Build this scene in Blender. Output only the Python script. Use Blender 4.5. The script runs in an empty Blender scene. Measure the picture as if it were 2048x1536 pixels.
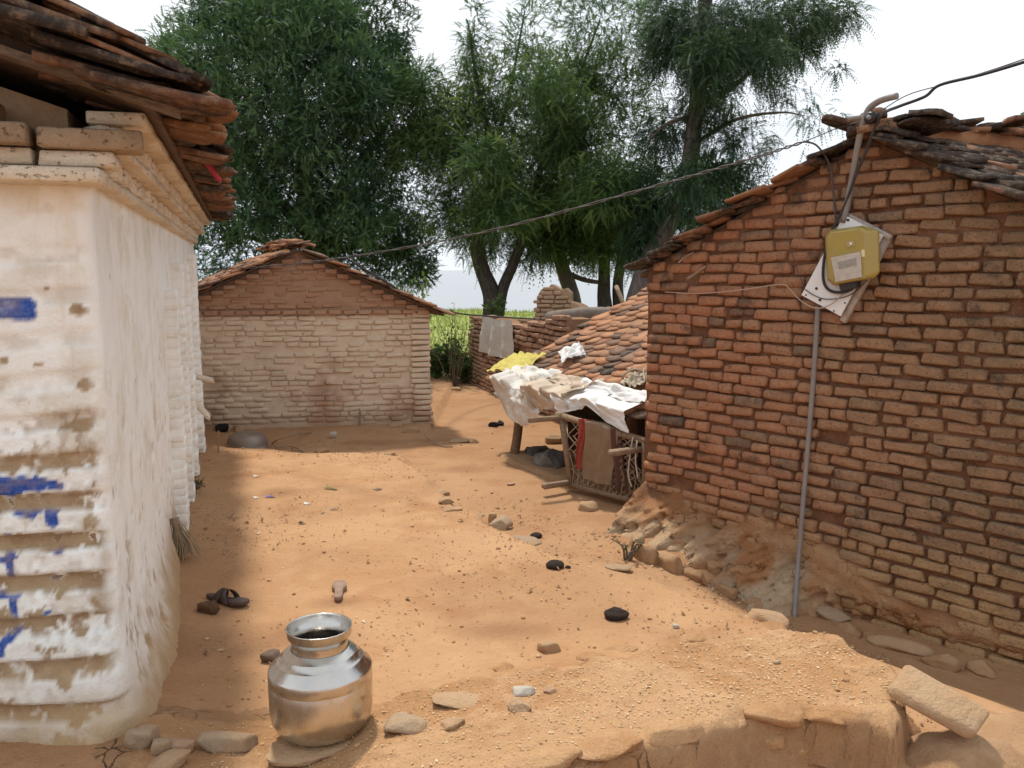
import bpy, math, random
import numpy as np
from mathutils import Vector, Matrix

# ---------------------------------------------------------------- camera, sky, sun, exposure
C = bpy.context.scene
COL = C.collection
random.seed(7)
RNG = np.random.default_rng(11)
H = 1.8
F = 1704.0
PITCH = math.atan(228 / F)
cam_d = bpy.data.cameras.new('camera')
cam_d.sensor_width = 36
cam_d.lens = 36 * F / 2048
cam_d.clip_start = .05
cam_d.clip_end = 9000
cam = bpy.data.objects.new('camera', cam_d)
COL.objects.link(cam)
cam.location = (0, 0, H)
cam.rotation_euler = (math.pi / 2 - PITCH, 0, 0)
C.camera = cam

SUN = Vector((-.17, .50, 1.0)).normalized()
sd = bpy.data.lights.new('sun', 'SUN')
sd.energy = 3.1
sd.angle = math.radians(4.5)
sd.color = (1, .95, .86)
so = bpy.data.objects.new('sun', sd)
COL.objects.link(so)
so.rotation_euler = SUN.to_track_quat('Z', 'Y').to_euler()
so.location = SUN * 40

W = bpy.data.worlds.new('World')
C.world = W
W.use_nodes = True
wt = W.node_tree
wt.nodes.clear()
def wn(t): return wt.nodes.new(t)
wo = wn('ShaderNodeOutputWorld'); wmix = wn('ShaderNodeMixShader')
b1 = wn('ShaderNodeBackground'); b2 = wn('ShaderNodeBackground')
sky = wn('ShaderNodeTexSky'); sky.sky_type = 'NISHITA'; sky.sun_disc = False
sky.sun_elevation = math.asin(SUN.z)
sky.sun_rotation = math.atan2(SUN.x, SUN.y)
sky.dust_density = 3.0
wt.links.new(sky.outputs[0], b1.inputs[0]); b1.inputs[1].default_value = .1
tc = wn('ShaderNodeTexCoord'); mp = wn('ShaderNodeMapping'); mp.inputs['Scale'].default_value = (1, 1, 2.6)
nz = wn('ShaderNodeTexNoise'); nz.inputs['Scale'].default_value = 1.7; nz.inputs['Detail'].default_value = 5
wt.links.new(tc.outputs['Generated'], mp.inputs[0]); wt.links.new(mp.outputs[0], nz.inputs['Vector'])
cr = wn('ShaderNodeValToRGB')
cr.color_ramp.elements[0].position = .42; cr.color_ramp.elements[0].color = (.67, .735, .82, 1)
cr.color_ramp.elements[1].position = .82; cr.color_ramp.elements[1].color = (.97, .985, .99, 1)
wt.links.new(nz.outputs['Fac'], cr.inputs[0]); wt.links.new(cr.outputs[0], b2.inputs[0]); b2.inputs[1].default_value = 1.14
wmix.inputs[0].default_value = .93                     # hazy overcast covers nearly all of the clear sky
wt.links.new(b1.outputs[0], wmix.inputs[1]); wt.links.new(b2.outputs[0], wmix.inputs[2])
wt.links.new(wmix.outputs[0], wo.inputs[0])
vs = C.view_settings
vs.view_transform = 'Standard'; vs.look = 'None'; vs.exposure = .2; vs.gamma = 1; vs.use_curve_mapping = False
C.cycles.use_denoising = True
C.cycles.max_bounces = 8; C.cycles.diffuse_bounces = 4; C.cycles.transparent_max_bounces = 8

# ---------------------------------------------------------------- measuring helpers (pixel of the photo -> point of the place)
def ray(x, y):
    cx = (x - 1024) / F; cy = -(y - 768) / F
    return Vector((cx, math.cos(PITCH) + cy * math.sin(PITCH), -math.sin(PITCH) + cy * math.cos(PITCH)))
CAM = Vector((0, 0, H))
def onz(x, y, z=0.0):
    r = ray(x, y); return CAM + r * ((z - H) / r.z)
def ony(x, y, Y):
    r = ray(x, y); return CAM + r * (Y / r.y)
def onpl(x, y, p0, n):
    r = ray(x, y); return CAM + r * ((p0 - CAM).dot(n) / r.dot(n))
def sstep(a, b, x):
    t = np.clip((np.asarray(x, float) - a) / (b - a), 0, 1); return t * t * (3 - 2 * t)

# ---------------------------------------------------------------- numpy noise
def _hash(i, j, k):
    h = (i * 374761393 + j * 668265263 + k * 2147483647 + 1013904223) & 0xFFFFFFFF
    h = ((h ^ (h >> 13)) * 1274126177) & 0xFFFFFFFF
    h = ((h ^ (h >> 16)) * 2246822519) & 0xFFFFFFFF
    return ((h ^ (h >> 15)) & 0xFFFFFF) / float(0xFFFFFF)
def vnoise(x, y, z=0.0):
    x, y, z = np.broadcast_arrays(np.asarray(x, float), np.asarray(y, float), np.asarray(z, float))
    i, j, k = np.floor(x).astype(np.int64), np.floor(y).astype(np.int64), np.floor(z).astype(np.int64)
    u, v, w = x - i, y - j, z - k
    u, v, w = u*u*(3-2*u), v*v*(3-2*v), w*w*(3-2*w)
    r = 0
    for a in (0, 1):
        for b in (0, 1):
            for c in (0, 1):
                r = r + _hash(i+a, j+b, k+c) * (u if a else 1-u) * (v if b else 1-v) * (w if c else 1-w)
    return r * 2 - 1
def fbm(x, y, z=0.0, o=4):
    r = 0; a = 1.0; t = 0
    for q in range(o):
        f = 2 ** q
        r = r + a * vnoise(np.asarray(x)*f + 17.3*q, np.asarray(y)*f + 5.1*q, np.asarray(z)*f + 9.7*q); t += a; a *= .5
    return r / t

# ---------------------------------------------------------------- mesh helpers
def mesh_np(name, v, quads=None, tris=None, mat=None, smooth=False, attrs=None):
    me = bpy.data.meshes.new(name)
    v = np.asarray(v, np.float32).reshape(-1, 3)
    me.vertices.add(len(v)); me.vertices.foreach_set('co', v.ravel())
    loops = []; starts = []; tot = 0
    if quads is not None and len(quads):
        q = np.asarray(quads, np.int32).reshape(-1, 4); loops.append(q.ravel()); starts.append(np.arange(len(q)) * 4); tot = q.size
    if tris is not None and len(tris):
        t = np.asarray(tris, np.int32).reshape(-1, 3); loops.append(t.ravel()); starts.append(tot + np.arange(len(t)) * 3)
    lp = np.concatenate(loops); st = np.concatenate(starts).astype(np.int32)
    me.loops.add(len(lp)); me.loops.foreach_set('vertex_index', lp)
    me.polygons.add(len(st)); me.polygons.foreach_set('loop_start', st)
    if smooth: me.polygons.foreach_set('use_smooth', np.ones(len(st), bool))
    if attrs:
        for k, a in attrs.items():
            at = me.attributes.new(k, 'FLOAT', 'POINT'); at.data.foreach_set('value', np.asarray(a, np.float32).ravel())
    me.update(calc_edges=True); me.validate()
    if mat: me.materials.append(mat)
    return me
def mesh_py(name, v, f, mat=None, smooth=False):
    me = bpy.data.meshes.new(name); me.from_pydata([tuple(p) for p in v], [], [tuple(x) for x in f]); me.update()
    if smooth: me.polygons.foreach_set('use_smooth', [True] * len(me.polygons))
    if mat: me.materials.append(mat)
    return me
def grid_quads(nu, nv):
    i = np.arange(nu - 1)[:, None] * nv + np.arange(nv - 1)[None, :]
    i = i.ravel(); return np.stack([i, i + nv, i + nv + 1, i + 1], 1)
def joined(meshes_mats, off):
    """one array mesh from (verts, faces) shapes and matrices"""
    V = []; Q = []; T = []; n = 0
    for (pv, pq, pt), M in meshes_mats:
        A = np.array(M)[:3, :3]; b = np.array(M)[:3, 3] - np.array(off)
        V.append(pv @ A.T + b)
        if len(pq): Q.append(pq + n)
        if len(pt): T.append(pt + n)
        n += len(pv)
    return np.concatenate(V), (np.concatenate(Q) if Q else None), (np.concatenate(T) if T else None)
def set_props(o, label=None, cat=None, group=None, kind=None):
    if label: o['label'] = label
    if cat: o['category'] = cat
    if group: o['group'] = group
    if kind: o['kind'] = kind
    return o
def thing(name, label, cat, loc=(0, 0, 0), group=None):
    o = bpy.data.objects.new(name, None); COL.objects.link(o); o.location = loc; o.empty_display_size = .1
    return set_props(o, label, cat, group)
BASE = {}
def base_of(o):
    p = o
    while p.parent: p = p.parent
    return Vector(p.location)
def part(name, me, parent, M=None, kind=None):
    """child object; M is its world matrix (parents are translated only)"""
    o = bpy.data.objects.new(name, me); COL.objects.link(o); o.parent = parent
    if M is not None:
        b = base_of(parent); o.matrix_basis = Matrix.Translation(-b) @ M
    if kind: o['kind'] = kind
    return o
def solo(name, me, label, cat, loc=(0, 0, 0), group=None, kind=None, M=None):
    o = bpy.data.objects.new(name, me); COL.objects.link(o)
    if M is not None: o.matrix_basis = M
    else: o.location = loc
    return set_props(o, label, cat, group, kind)
def structure(name, me):
    o = bpy.data.objects.new(name, me); COL.objects.link(o); o['kind'] = 'structure'; return o
def frame_m(loc, xdir, zdir, scale=(1, 1, 1)):
    z = Vector(zdir).normalized(); x = Vector(xdir); x = (x - z * x.dot(z)).normalized(); y = z.cross(x)
    M = Matrix(((x.x*scale[0], y.x*scale[1], z.x*scale[2], loc[0]), (x.y*scale[0], y.y*scale[1], z.y*scale[2], loc[1]), (x.z*scale[0], y.z*scale[1], z.z*scale[2], loc[2]), (0, 0, 0, 1)))
    return M
def chamfer_box(L, D, Hh, c, jit, rs):
    """box with cut edges: 24 corners, 44 triangles"""
    v = []; idx = {}
    for sx in (-1, 1):
        for sy in (-1, 1):
            for sz in (-1, 1):
                j = (rs.random(3) - .5) * 2 * jit * np.array([2.0, 1, 1])
                for ax in range(3):
                    p = np.array([sx*(L/2 - c*1.3), sy*(D/2 - c), sz*(Hh/2 - c)]) + j
                    p[ax] += (sx, sy, sz)[ax] * (c*1.3 if ax == 0 else c) * (.8 + .4*rs.random())
                    idx[sx, sy, sz, ax] = len(v); v.append(p)
    v = np.array(v); q = []; t = []
    def add(f):
        p = v[f]; n = np.cross(p[1]-p[0], p[2]-p[0])
        if np.dot(n, p.mean(0)) < 0: f = f[::-1]
        (q if len(f) == 4 else t).append(f)
    for ax in range(3):
        o1, o2 = [(1, 2), (0, 2), (0, 1)][ax]
        for s in (-1, 1):
            f = []
            for a, b in ((-1, -1), (1, -1), (1, 1), (-1, 1)):
                k = [0, 0, 0]; k[ax] = s; k[o1] = a; k[o2] = b; f.append(idx[k[0], k[1], k[2], ax])
            add(f)
        for a in (-1, 1):
            for b in (-1, 1):
                ks = []
                for s in (-1, 1):
                    k = [0, 0, 0]; k[ax] = s; k[o1] = a; k[o2] = b; ks.append(tuple(k))
                add([idx[ks[0] + (o1,)], idx[ks[0] + (o2,)], idx[ks[1] + (o2,)], idx[ks[1] + (o1,)]])
    for sx in (-1, 1):
        for sy in (-1, 1):
            for sz in (-1, 1): add([idx[sx, sy, sz, 0], idx[sx, sy, sz, 1], idx[sx, sy, sz, 2]])
    return v, np.array(q), np.array(t)
def shape_mesh(name, sh, mat, smooth=True):
    me = mesh_np(name, sh[0], sh[1] if len(sh[1]) else None, sh[2] if len(sh[2]) else None, mat, smooth)
    if smooth and len(sh[0]) == 24 and len(sh[1]) == 18:    # flat faces, soft edges
        nn = []
        for sx in (-1, 1):
            for sy in (-1, 1):
                for sz in (-1, 1):
                    for ax in range(3):
                        q = Vector((sx*.12, sy*.12, sz*.12)); q[ax] = (sx, sy, sz)[ax]; nn.append(q.normalized())
        me.normals_split_custom_set_from_vertices(nn)
    return me
def tile_shape(L, Wd, T, rs, arch=.012):
    """flat country tile: straight top, rounded lower end (towards -y), slightly arched"""
    w = Wd / 2; pts = [(-w*.96, L/2), (w*.96, L/2)]
    for a in np.linspace(0, math.pi, 7): pts.append((w*math.cos(a), -L/2 + w*.75 - w*.75*math.sin(a)))
    pts = np.array(pts) + (rs.random((9, 2)) - .5) * .016
    n = len(pts); cz = lambda p: arch * (1 - (p[:, 0] / w) ** 2) + .006 * np.sin(p[:, 1] * 14 + rs.random() * 6)
    top = np.column_stack([pts, cz(pts) + T/2]); bot = np.column_stack([pts * .985, cz(pts) - T/2])
    ctr = pts.mean(0, keepdims=True); ct = np.column_stack([ctr, cz(ctr) + T/2]); cb = np.column_stack([ctr, cz(ctr) - T/2])
    v = np.concatenate([top, bot, ct, cb]); t = []; q = []
    for i in range(n):
        j = (i + 1) % n
        t.append((2*n, j, i)); t.append((2*n+1, n+i, n+j)); q.append((i, j, n+j, n+i))
    t = np.array(t); q = np.array(q)
    p = v[t[0]]
    if np.cross(p[1]-p[0], p[2]-p[0])[2] < 0: t = t[:, ::-1]; q = q[:, ::-1]
    return v, q, t
def rock_shape(rs, sub=2, rough=.22, flat=1.0):
    import bmesh
    bm = bmesh.new(); bmesh.ops.create_icosphere(bm, subdivisions=sub, radius=1)
    v = np.array([p.co[:] for p in bm.verts]); t = np.array([[x.index for x in f.verts] for f in bm.faces]); bm.free()
    o = rs.random(3) * 50
    k = 4.5                                                # squarish lump
    v = v / (np.abs(v) ** k).sum(1, keepdims=True) ** (1 / k)
    for q in range(9):                                     # broken faces
        nn = rs.normal(size=3); nn /= np.linalg.norm(nn); hgt = rs.uniform(.62, .92)
        v = v - np.maximum(0, v @ nn - hgt)[:, None] * nn
    d = 1 + .45 * rough * fbm(v[:, 0]*2.2 + o[0], v[:, 1]*2.2 + o[1], v[:, 2]*2.2 + o[2], 4)
    v = v * d[:, None]; v[:, 2] *= flat
    return v, np.zeros((0, 4), int), t
def tube_shape(pts, rad, n=8, cap=True):
    P = np.array([tuple(p) for p in pts], float); m = len(P)
    R = np.broadcast_to(np.asarray(rad, float), (m,))
    T = np.gradient(P, axis=0); T /= np.linalg.norm(T, axis=1, keepdims=True) + 1e-9
    up = np.array([0, 0, 1.0]) if abs(T[0, 2]) < .9 else np.array([1.0, 0, 0])
    a = np.cross(T[0], up); a /= np.linalg.norm(a); V = []
    for i in range(m):
        a = a - T[i] * a.dot(T[i]); a /= np.linalg.norm(a) + 1e-9; b = np.cross(T[i], a)
        for k in range(n):
            th = 2 * math.pi * k / n; V.append(P[i] + R[i] * (a * math.cos(th) + b * math.sin(th)))
    q = [(i*n+k, i*n+(k+1) % n, (i+1)*n+(k+1) % n, (i+1)*n+k) for i in range(m-1) for k in range(n)]; t = []
    if cap:
        V += [P[0], P[-1]]; c0 = m*n
        for k in range(n): t.append((c0, (k+1) % n, k)); t.append((c0+1, (m-1)*n+k, (m-1)*n+(k+1) % n))
    return np.array(V), np.array(q), np.array(t, int).reshape(-1, 3)
def join_shapes(shs):
    return joined([(s, Matrix()) for s in shs], (0, 0, 0))
def spline(pts, per=8):
    P = np.array([tuple(p) for p in pts], float); P = np.vstack([2*P[0]-P[1], P, 2*P[-1]-P[-2]]); o = []
    for i in range(1, len(P) - 2):
        for t in np.linspace(0, 1, per, endpoint=False):
            a, b, c, d = P[i-1], P[i], P[i+1], P[i+2]
            o.append(.5*((2*b) + (-a+c)*t + (2*a-5*b+4*c-d)*t*t + (-a+3*b-3*c+d)*t**3))
    o.append(P[-2]); return np.array(o)
def lathe_shape(prof, n=64):
    V = []; m = len(prof)
    for r, z in prof:
        for k in range(n):
            a = 2*math.pi*k/n; V.append((r*math.cos(a), r*math.sin(a), z))
    q = [(i*n+k, i*n+(k+1) % n, (i+1)*n+(k+1) % n, (i+1)*n+k) for i in range(m-1) for k in range(n)]
    return np.array(V), np.array(q), np.zeros((0, 3), int)

# ---------------------------------------------------------------- materials
class NT:
    def __init__(s, name):
        s.m = bpy.data.materials.new(name); s.m.use_nodes = True; s.t = s.m.node_tree; s.t.nodes.clear()
        s.out = s.n('ShaderNodeOutputMaterial'); s.geo = None
    def n(s, t): return s.t.nodes.new(t)
    def l(s, a, b): s.t.links.new(a, b)
    def pos(s):
        if not s.geo: s.geo = s.n('ShaderNodeNewGeometry')
        return s.geo.outputs['Position']
    def noise(s, scale, detail=4, rough=.55, stretch=None, vec=None, dist=0):
        x = s.n('ShaderNodeTexNoise'); x.inputs['Scale'].default_value = scale; x.inputs['Detail'].default_value = detail
        x.inputs['Roughness'].default_value = rough; x.inputs['Distortion'].default_value = dist
        v = vec or s.pos()
        if stretch:
            mp = s.n('ShaderNodeMapping'); mp.inputs['Scale'].default_value = stretch; s.l(v, mp.inputs[0]); v = mp.outputs[0]
        s.l(v, x.inputs['Vector']); return x.outputs['Fac']
    def cracks(s, scale, width, warp=.12, amt=(.46, .58)):
        """broken mud cracks: warped cell edges that come and go"""
        nz = s.n('ShaderNodeTexNoise'); nz.inputs['Scale'].default_value = scale*.8; nz.inputs['Detail'].default_value = 4; s.l(s.pos(), nz.inputs['Vector'])
        vm = s.n('ShaderNodeVectorMath'); vm.operation = 'SCALE'; vm.inputs['Scale'].default_value = warp; s.l(nz.outputs['Color'], vm.inputs[0])
        va = s.n('ShaderNodeVectorMath'); va.operation = 'ADD'; s.l(s.pos(), va.inputs[0]); s.l(vm.outputs[0], va.inputs[1])
        x = s.n('ShaderNodeTexVoronoi'); x.feature = 'DISTANCE_TO_EDGE'; x.inputs['Scale'].default_value = scale; s.l(va.outputs[0], x.inputs['Vector'])
        return s.math('MULTIPLY', s.rng(x.outputs['Distance'], width, 0), s.rng(s.noise(scale*.35, 3), *amt))
    def vor(s, scale, feature='F1', stretch=None):
        x = s.n('ShaderNodeTexVoronoi'); x.feature = feature; x.inputs['Scale'].default_value = scale
        v = s.pos()
        if stretch:
            mp = s.n('ShaderNodeMapping'); mp.inputs['Scale'].default_value = stretch; s.l(v, mp.inputs[0]); v = mp.outputs[0]
        s.l(v, x.inputs['Vector']); return x.outputs['Distance']
    def math(s, op, a, b=None, clamp=False):
        x = s.n('ShaderNodeMath'); x.operation = op; x.use_clamp = clamp
        for i, q in enumerate((a, b)):
            if q is None: continue
            if isinstance(q, (int, float)): x.inputs[i].default_value = q
            else: s.l(q, x.inputs[i])
        return x.outputs[0]
    def rng(s, v, a, b, c=0, d=1):
        x = s.n('ShaderNodeMapRange'); x.interpolation_type = 'SMOOTHSTEP'
        x.inputs[1].default_value = a; x.inputs[2].default_value = b; x.inputs[3].default_value = c; x.inputs[4].default_value = d
        s.l(v, x.inputs[0]); return x.outputs[0]
    def ramp(s, v, stops, const=False):
        x = s.n('ShaderNodeValToRGB'); e = x.color_ramp.elements
        if const: x.color_ramp.interpolation = 'CONSTANT'
        while len(e) < len(stops): e.new(.5)
        for i, (p, c) in enumerate(stops): e[i].position = p; e[i].color = (*c, 1)
        s.l(v, x.inputs[0]); return x.outputs[0]
    def mix(s, f, a, b, mode='MIX'):
        x = s.n('ShaderNodeMix'); x.data_type = 'RGBA'; x.blend_type = mode
        for i, q in ((0, f), (6, a), (7, b)):
            if isinstance(q, (int, float)): x.inputs[i].default_value = q
            elif isinstance(q, tuple): x.inputs[i].default_value = (*q, 1)
            else: s.l(q, x.inputs[i])
        return x.outputs[2]
    def attr(s, name):
        x = s.n('ShaderNodeAttribute'); x.attribute_name = name; return x.outputs['Fac']
    def rand(s):
        oi = s.n('ShaderNodeObjectInfo'); s.pos()
        return s.math('FRACT', s.math('ADD', oi.outputs['Random'], s.geo.outputs['Random Per Island']))
    def bump(s, hts, dist=.01, strength=1.0):
        nrm = None
        for h, d in hts:
            b = s.n('ShaderNodeBump'); b.inputs['Strength'].default_value = strength; b.inputs['Distance'].default_value = d
            s.l(h, b.inputs['Height'])
            if nrm: s.l(nrm, b.inputs['Normal'])
            nrm = b.outputs[0]
        return nrm
    def bsdf(s, col, rough=.9, metal=0, nrm=None, spec=.25, **k):
        b = s.n('ShaderNodeBsdfPrincipled')
        for nm, q in (('Base Color', col), ('Roughness', rough), ('Metallic', metal), ('Specular IOR Level', spec)):
            if isinstance(q, tuple): b.inputs[nm].default_value = (*q, 1)
            elif isinstance(q, (int, float)): b.inputs[nm].default_value = q
            else: s.l(q, b.inputs[nm])
        for kk, q in k.items(): b.inputs[kk.replace('_', ' ')].default_value = q
        if nrm: s.l(nrm, b.inputs['Normal'])
        s.l(b.outputs[0], s.out.inputs[0]); return b
def m_brick(name, stops, pit=.55, grime=None, dust=None, dark_amt=.5):
    s = NT(name); r = s.rand(); c = s.ramp(r, stops)
    big = s.noise(1.6, 4); c = s.mix(s.rng(big, .52, .72, 0, dark_amt), c, grime or (.11, .085, .065), 'MIX')
    med = s.noise(14, 4, .6); c = s.mix(s.rng(med, .4, .7, 0, .45), c, dust or (.40, .235, .13))
    fine = s.noise(110, 4, .7); pits = s.rng(s.noise(48, 3, .6, (1, 1, 1.6)), .60, .70)
    c = s.mix(s.math('MULTIPLY', pits, pit), c, (.06, .035, .025)); c = s.mix(s.rng(fine, .3, .75, 0, .28), c, (.52, .36, .23))
    n = s.bump([(med, .012), (fine, .004), (s.math('SUBTRACT', 1.0, pits), .006)])
    s.bsdf(c, .95, nrm=n, spec=.15); return s.m
def m_tile(name, dark=.35, base=1.0):
    s = NT(name); r = s.rand()
    c = s.ramp(r, [(p_, tuple(base*q for q in c_)) for p_, c_ in [(0, (.40, .18, .09)), (.2, (.47, .24, .13)), (.4, (.30, .145, .085)), (.6, (.42, .22, .125)), (.8, (.24, .14, .095)), (.93, (.14, .10, .08)), (1, (.36, .2, .12))]])
    lich = s.noise(2.6, 5, .65); f = s.rng(s.math('ADD', lich, s.math('MULTIPLY', s.math('SUBTRACT', r, .5), .28)), .60 - dark*.3, .70 - dark*.25)
    c = s.mix(s.math('MULTIPLY', f, .88), c, (.035, .032, .03))
    med = s.noise(26, 4, .65); c = s.mix(s.rng(med, .45, .75, 0, .4), c, (.47, .33, .22))
    fine = s.noise(140, 3, .7); c = s.mix(s.rng(fine, .62, .8, 0, .5), c, (.05, .04, .035))
    c = s.mix(s.rng(s.noise(55, 5, .7), .5, .66, 0, .35), c, (.12, .085, .065))
    s.bsdf(c, .95, nrm=s.bump([(med, .010), (s.noise(60, 5, .7), .005), (fine, .003)]), spec=.12); return s.m
def m_earth(name, a, b, cc, extra=None):
    s = NT(name); big = s.noise(.9, 5, .6); med = s.noise(7, 5, .62); fine = s.noise(90, 4, .7)
    c = s.mix(s.rng(big, .35, .65), a, b); c = s.mix(s.rng(med, .42, .72, 0, .7), c, cc)
    c = s.mix(s.rng(fine, .55, .8, 0, .45), c, (.60, .42, .27)); c = s.mix(s.rng(fine, .42, .25, 0, .5), c, (.16, .08, .045))
    if extra: c = extra(s, c)
    s.bsdf(c, .97, nrm=s.bump([(big, .03), (med, .02), (fine, .006)]), spec=.1); return s.m
def m_plain(name, col, rough=.8, var=.25, scale=20, metal=0, spec=.3, bump=.004, dirt=None):
    s = NT(name); n1 = s.noise(scale, 4); n2 = s.noise(scale*6, 3, .7)
    c = s.mix(s.rng(n1, .3, .7, 0, var), col, dirt or tuple(q*.45 for q in col)); c = s.mix(s.rng(n2, .5, .8, 0, var), c, tuple(min(1, q*1.35) for q in col))
    s.bsdf(c, rough, metal, nrm=s.bump([(n1, bump), (n2, bump*.5)]), spec=spec); return s.m
def m_wood(name, a, b, stretch=(1, 1, 8)):
    s = NT(name); x = s.n('ShaderNodeTexCoord'); n1 = s.noise(9, 5, .65, stretch, x.outputs['Object']); n2 = s.noise(60, 3)
    c = s.mix(s.rng(n1, .35, .65), a, b); c = s.mix(s.rng(n2, .55, .75, 0, .4), c, tuple(q*.4 for q in a))
    s.bsdf(c, .85, nrm=s.bump([(n1, .006), (n2, .002)]), spec=.2); return s.m
def m_leaf(name, a, b, c3, trans=.35, tip=None):
    s = NT(name); r = s.rand(); n1 = s.noise(.9, 3); n2 = s.noise(3.5, 3)
    c = s.mix(s.rng(n1, .35, .65), a, b); c = s.mix(s.rng(n2, .45, .7, 0, .8), c, c3); c = s.mix(s.rng(r, .6, 1, 0, .5), c, tuple(q*1.5 for q in b))
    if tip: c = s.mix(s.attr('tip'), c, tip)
    d = s.n('ShaderNodeBsdfPrincipled'); d.inputs['Roughness'].default_value = .6; d.inputs['Specular IOR Level'].default_value = .25; s.l(c, d.inputs['Base Color'])
    t = s.n('ShaderNodeBsdfTranslucent'); s.l(s.mix(.5, c, (.10, .20, .05)), t.inputs[0])
    m = s.n('ShaderNodeMixShader'); m.inputs[0].default_value = trans; s.l(d.outputs[0], m.inputs[1]); s.l(t.outputs[0], m.inputs[2]); s.l(m.outputs[0], s.out.inputs[0])
    return s.m
def m_cloth(name, col, dirt, amt=.5, scale=3, rough=.85, trans=.12):
    s = NT(name); n1 = s.noise(scale, 5, .6); n2 = s.noise(28, 4); wv = s.noise(300, 2)
    c = s.mix(s.rng(n1, .42, .72, 0, amt), col, dirt); c = s.mix(s.rng(n2, .5, .75, 0, amt*.6), c, dirt)
    b = s.bsdf(c, rough, nrm=s.bump([(n2, .008), (wv, .001)]), spec=.3)
    t = s.n('ShaderNodeBsdfTranslucent'); s.l(c, t.inputs[0]); m = s.n('ShaderNodeMixShader'); m.inputs[0].default_value = trans
    s.l(b.outputs[0], m.inputs[1]); s.l(t.outputs[0], m.inputs[2]); s.l(m.outputs[0], s.out.inputs[0]); return s.m

# ---------------------------------------------------------------- frames of the three houses
def V2(x, y): return Vector((x, y, 0))
ZU = Vector((0, 0, 1))
RC = Vector((.966, 6.003, 0)); RE = V2(.655, -.756).normalized(); RN = V2(-.756, -.655).normalized(); RR = V2(.866, .50).normalized()   # right house: corner, along wall, outward, inward
LC = Vector((-1.40, 2.89, 0)); LA = V2(-.302, .953).normalized(); LM = V2(.953, .302).normalized()                # left house: corner, along side wall, outward
CP = Vector((-2.33, 9.366, 0)); CU = V2(.986, .167).normalized(); CN = V2(.167, -.986).normalized(); CR = V2(-.358, .934).normalized()
UE = Vector((-.12, 8.5, .70)); UD = V2(.475, -.88).normalized(); UP = V2(.88, .475).normalized()                  # low shed: eave start, along eave, up-roof

# ---------------------------------------------------------------- ground
EDGE = [onz(800, 912, .05), onz(850, 955, .05), onz(900, 1000, .05), onz(985, 1050, .05), onz(1060, 1085, .05), onz(1150, 1122, .05), onz(1235, 1155, .05)]
EY = np.array([p.y for p in EDGE][::-1]); EX = np.array([p.x for p in EDGE][::-1])
def ground_z(x, y):
    x = np.asarray(x, float); y = np.asarray(y, float)
    xe = np.interp(y, EY, EX) + .05 * vnoise(x*0, y*5)
    st = sstep(4.6, 5.6, y)
    inside = sstep(-.06, .03, xe - x + .03*fbm(x*6, y*6)) * sstep(-.06, .03, 8.12 + .1*vnoise(x*2, y*0) - .12*(x + 2) - y)
    inside = np.where(y < 4.74, 1.0, inside)
    z = .065 * (inside * st + (1 - st) * .55)
    dw = (x - RC.x)*RN.x + (y - RC.y)*RN.y; s = (x - RC.x)*RE.x + (y - RC.y)*RE.y
    z = z - .27 * sstep(.25, 1.4, s) * sstep(1.15, .3, dw)
    z = z + .11 * sstep(4.0, 2.9, y) * sstep(-.3, -.9, x)
    dl = (x - LC.x)*LM.x + (y - LC.y)*LM.y
    z = z + .05 * sstep(.35, 0, dl) * (y < 9.2)
    dc = (x - CP.x)*CN.x + (y - CP.y)*CN.y
    z = z + .07 * sstep(.5, 0, dc) * (x < -.9) * (y > 7)
    z = z + .018*fbm(x*1.1, y*1.1, 0, 3) + .006*fbm(x*7, y*7, 3, 3) * (y < 16)
    z = z - .35 * sstep(12, 16, y) * sstep(1.5, -1, x) * 0
    z = z - 2.4 * sstep(36.5, 44, y)
    z = z - .12 * sstep(2.5, 1.8, y) * sstep(-.5, .2, x)
    return z
def gz(x, y): return float(ground_z(np.array([x]), np.array([y]))[0])
def gp(px, py, dz=0.0):
    """where the sight line of a photo point meets the uneven ground"""
    p = onz(px, py, 0)
    for _ in range(6): p = onz(px, py, gz(p.x, p.y) + dz)
    return p
xs = np.concatenate([-np.geomspace(300, 5.6, 26), np.arange(-5.5, 4.6, .04), np.geomspace(4.7, 300, 26)])
ys = np.concatenate([-np.geomspace(60, 1, 10), np.arange(1.2, 10, .036), np.arange(10, 16, .07), np.arange(16, 46, .6), [52, 60]])
GX, GY = np.meshgrid(xs, ys, indexing='ij')
GZ = ground_z(GX, GY)
green = sstep(13.4, 14.6, GY + .8*fbm(GX*.8, GY*.8) + np.where(GX > -1.5, 0, .3))
stain = np.zeros_like(GX)
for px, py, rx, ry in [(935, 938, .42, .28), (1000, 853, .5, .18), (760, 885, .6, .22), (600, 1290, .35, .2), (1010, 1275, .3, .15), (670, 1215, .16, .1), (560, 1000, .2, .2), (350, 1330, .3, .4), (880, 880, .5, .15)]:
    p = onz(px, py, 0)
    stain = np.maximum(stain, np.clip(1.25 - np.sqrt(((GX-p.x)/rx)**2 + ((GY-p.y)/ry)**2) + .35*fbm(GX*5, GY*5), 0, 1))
s = NT('packed_earth')
big = s.noise(.8, 5, .6); med = s.noise(5.5, 6, .65); fin = s.noise(75, 4, .72); spk = s.noise(34, 3, .7)
c = s.mix(s.rng(big, .35, .65), (.50, .297, .157), (.43, .238, .118)); c = s.mix(s.rng(med, .45, .72, 0, .7), c, (.53, .32, .17))
c = s.mix(s.rng(s.noise(2.2, 4, .6), .52, .7, 0, .5), c, (.35, .165, .075))
c = s.mix(s.rng(fin, .58, .8, 0, .5), c, (.60, .40, .23)); c = s.mix(s.rng(spk, .38, .27, 0, .8), c, (.20, .105, .06))
c = s.mix(s.math('MULTIPLY', s.attr('stain'), .68), c, (.265, .135, .072))
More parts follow.
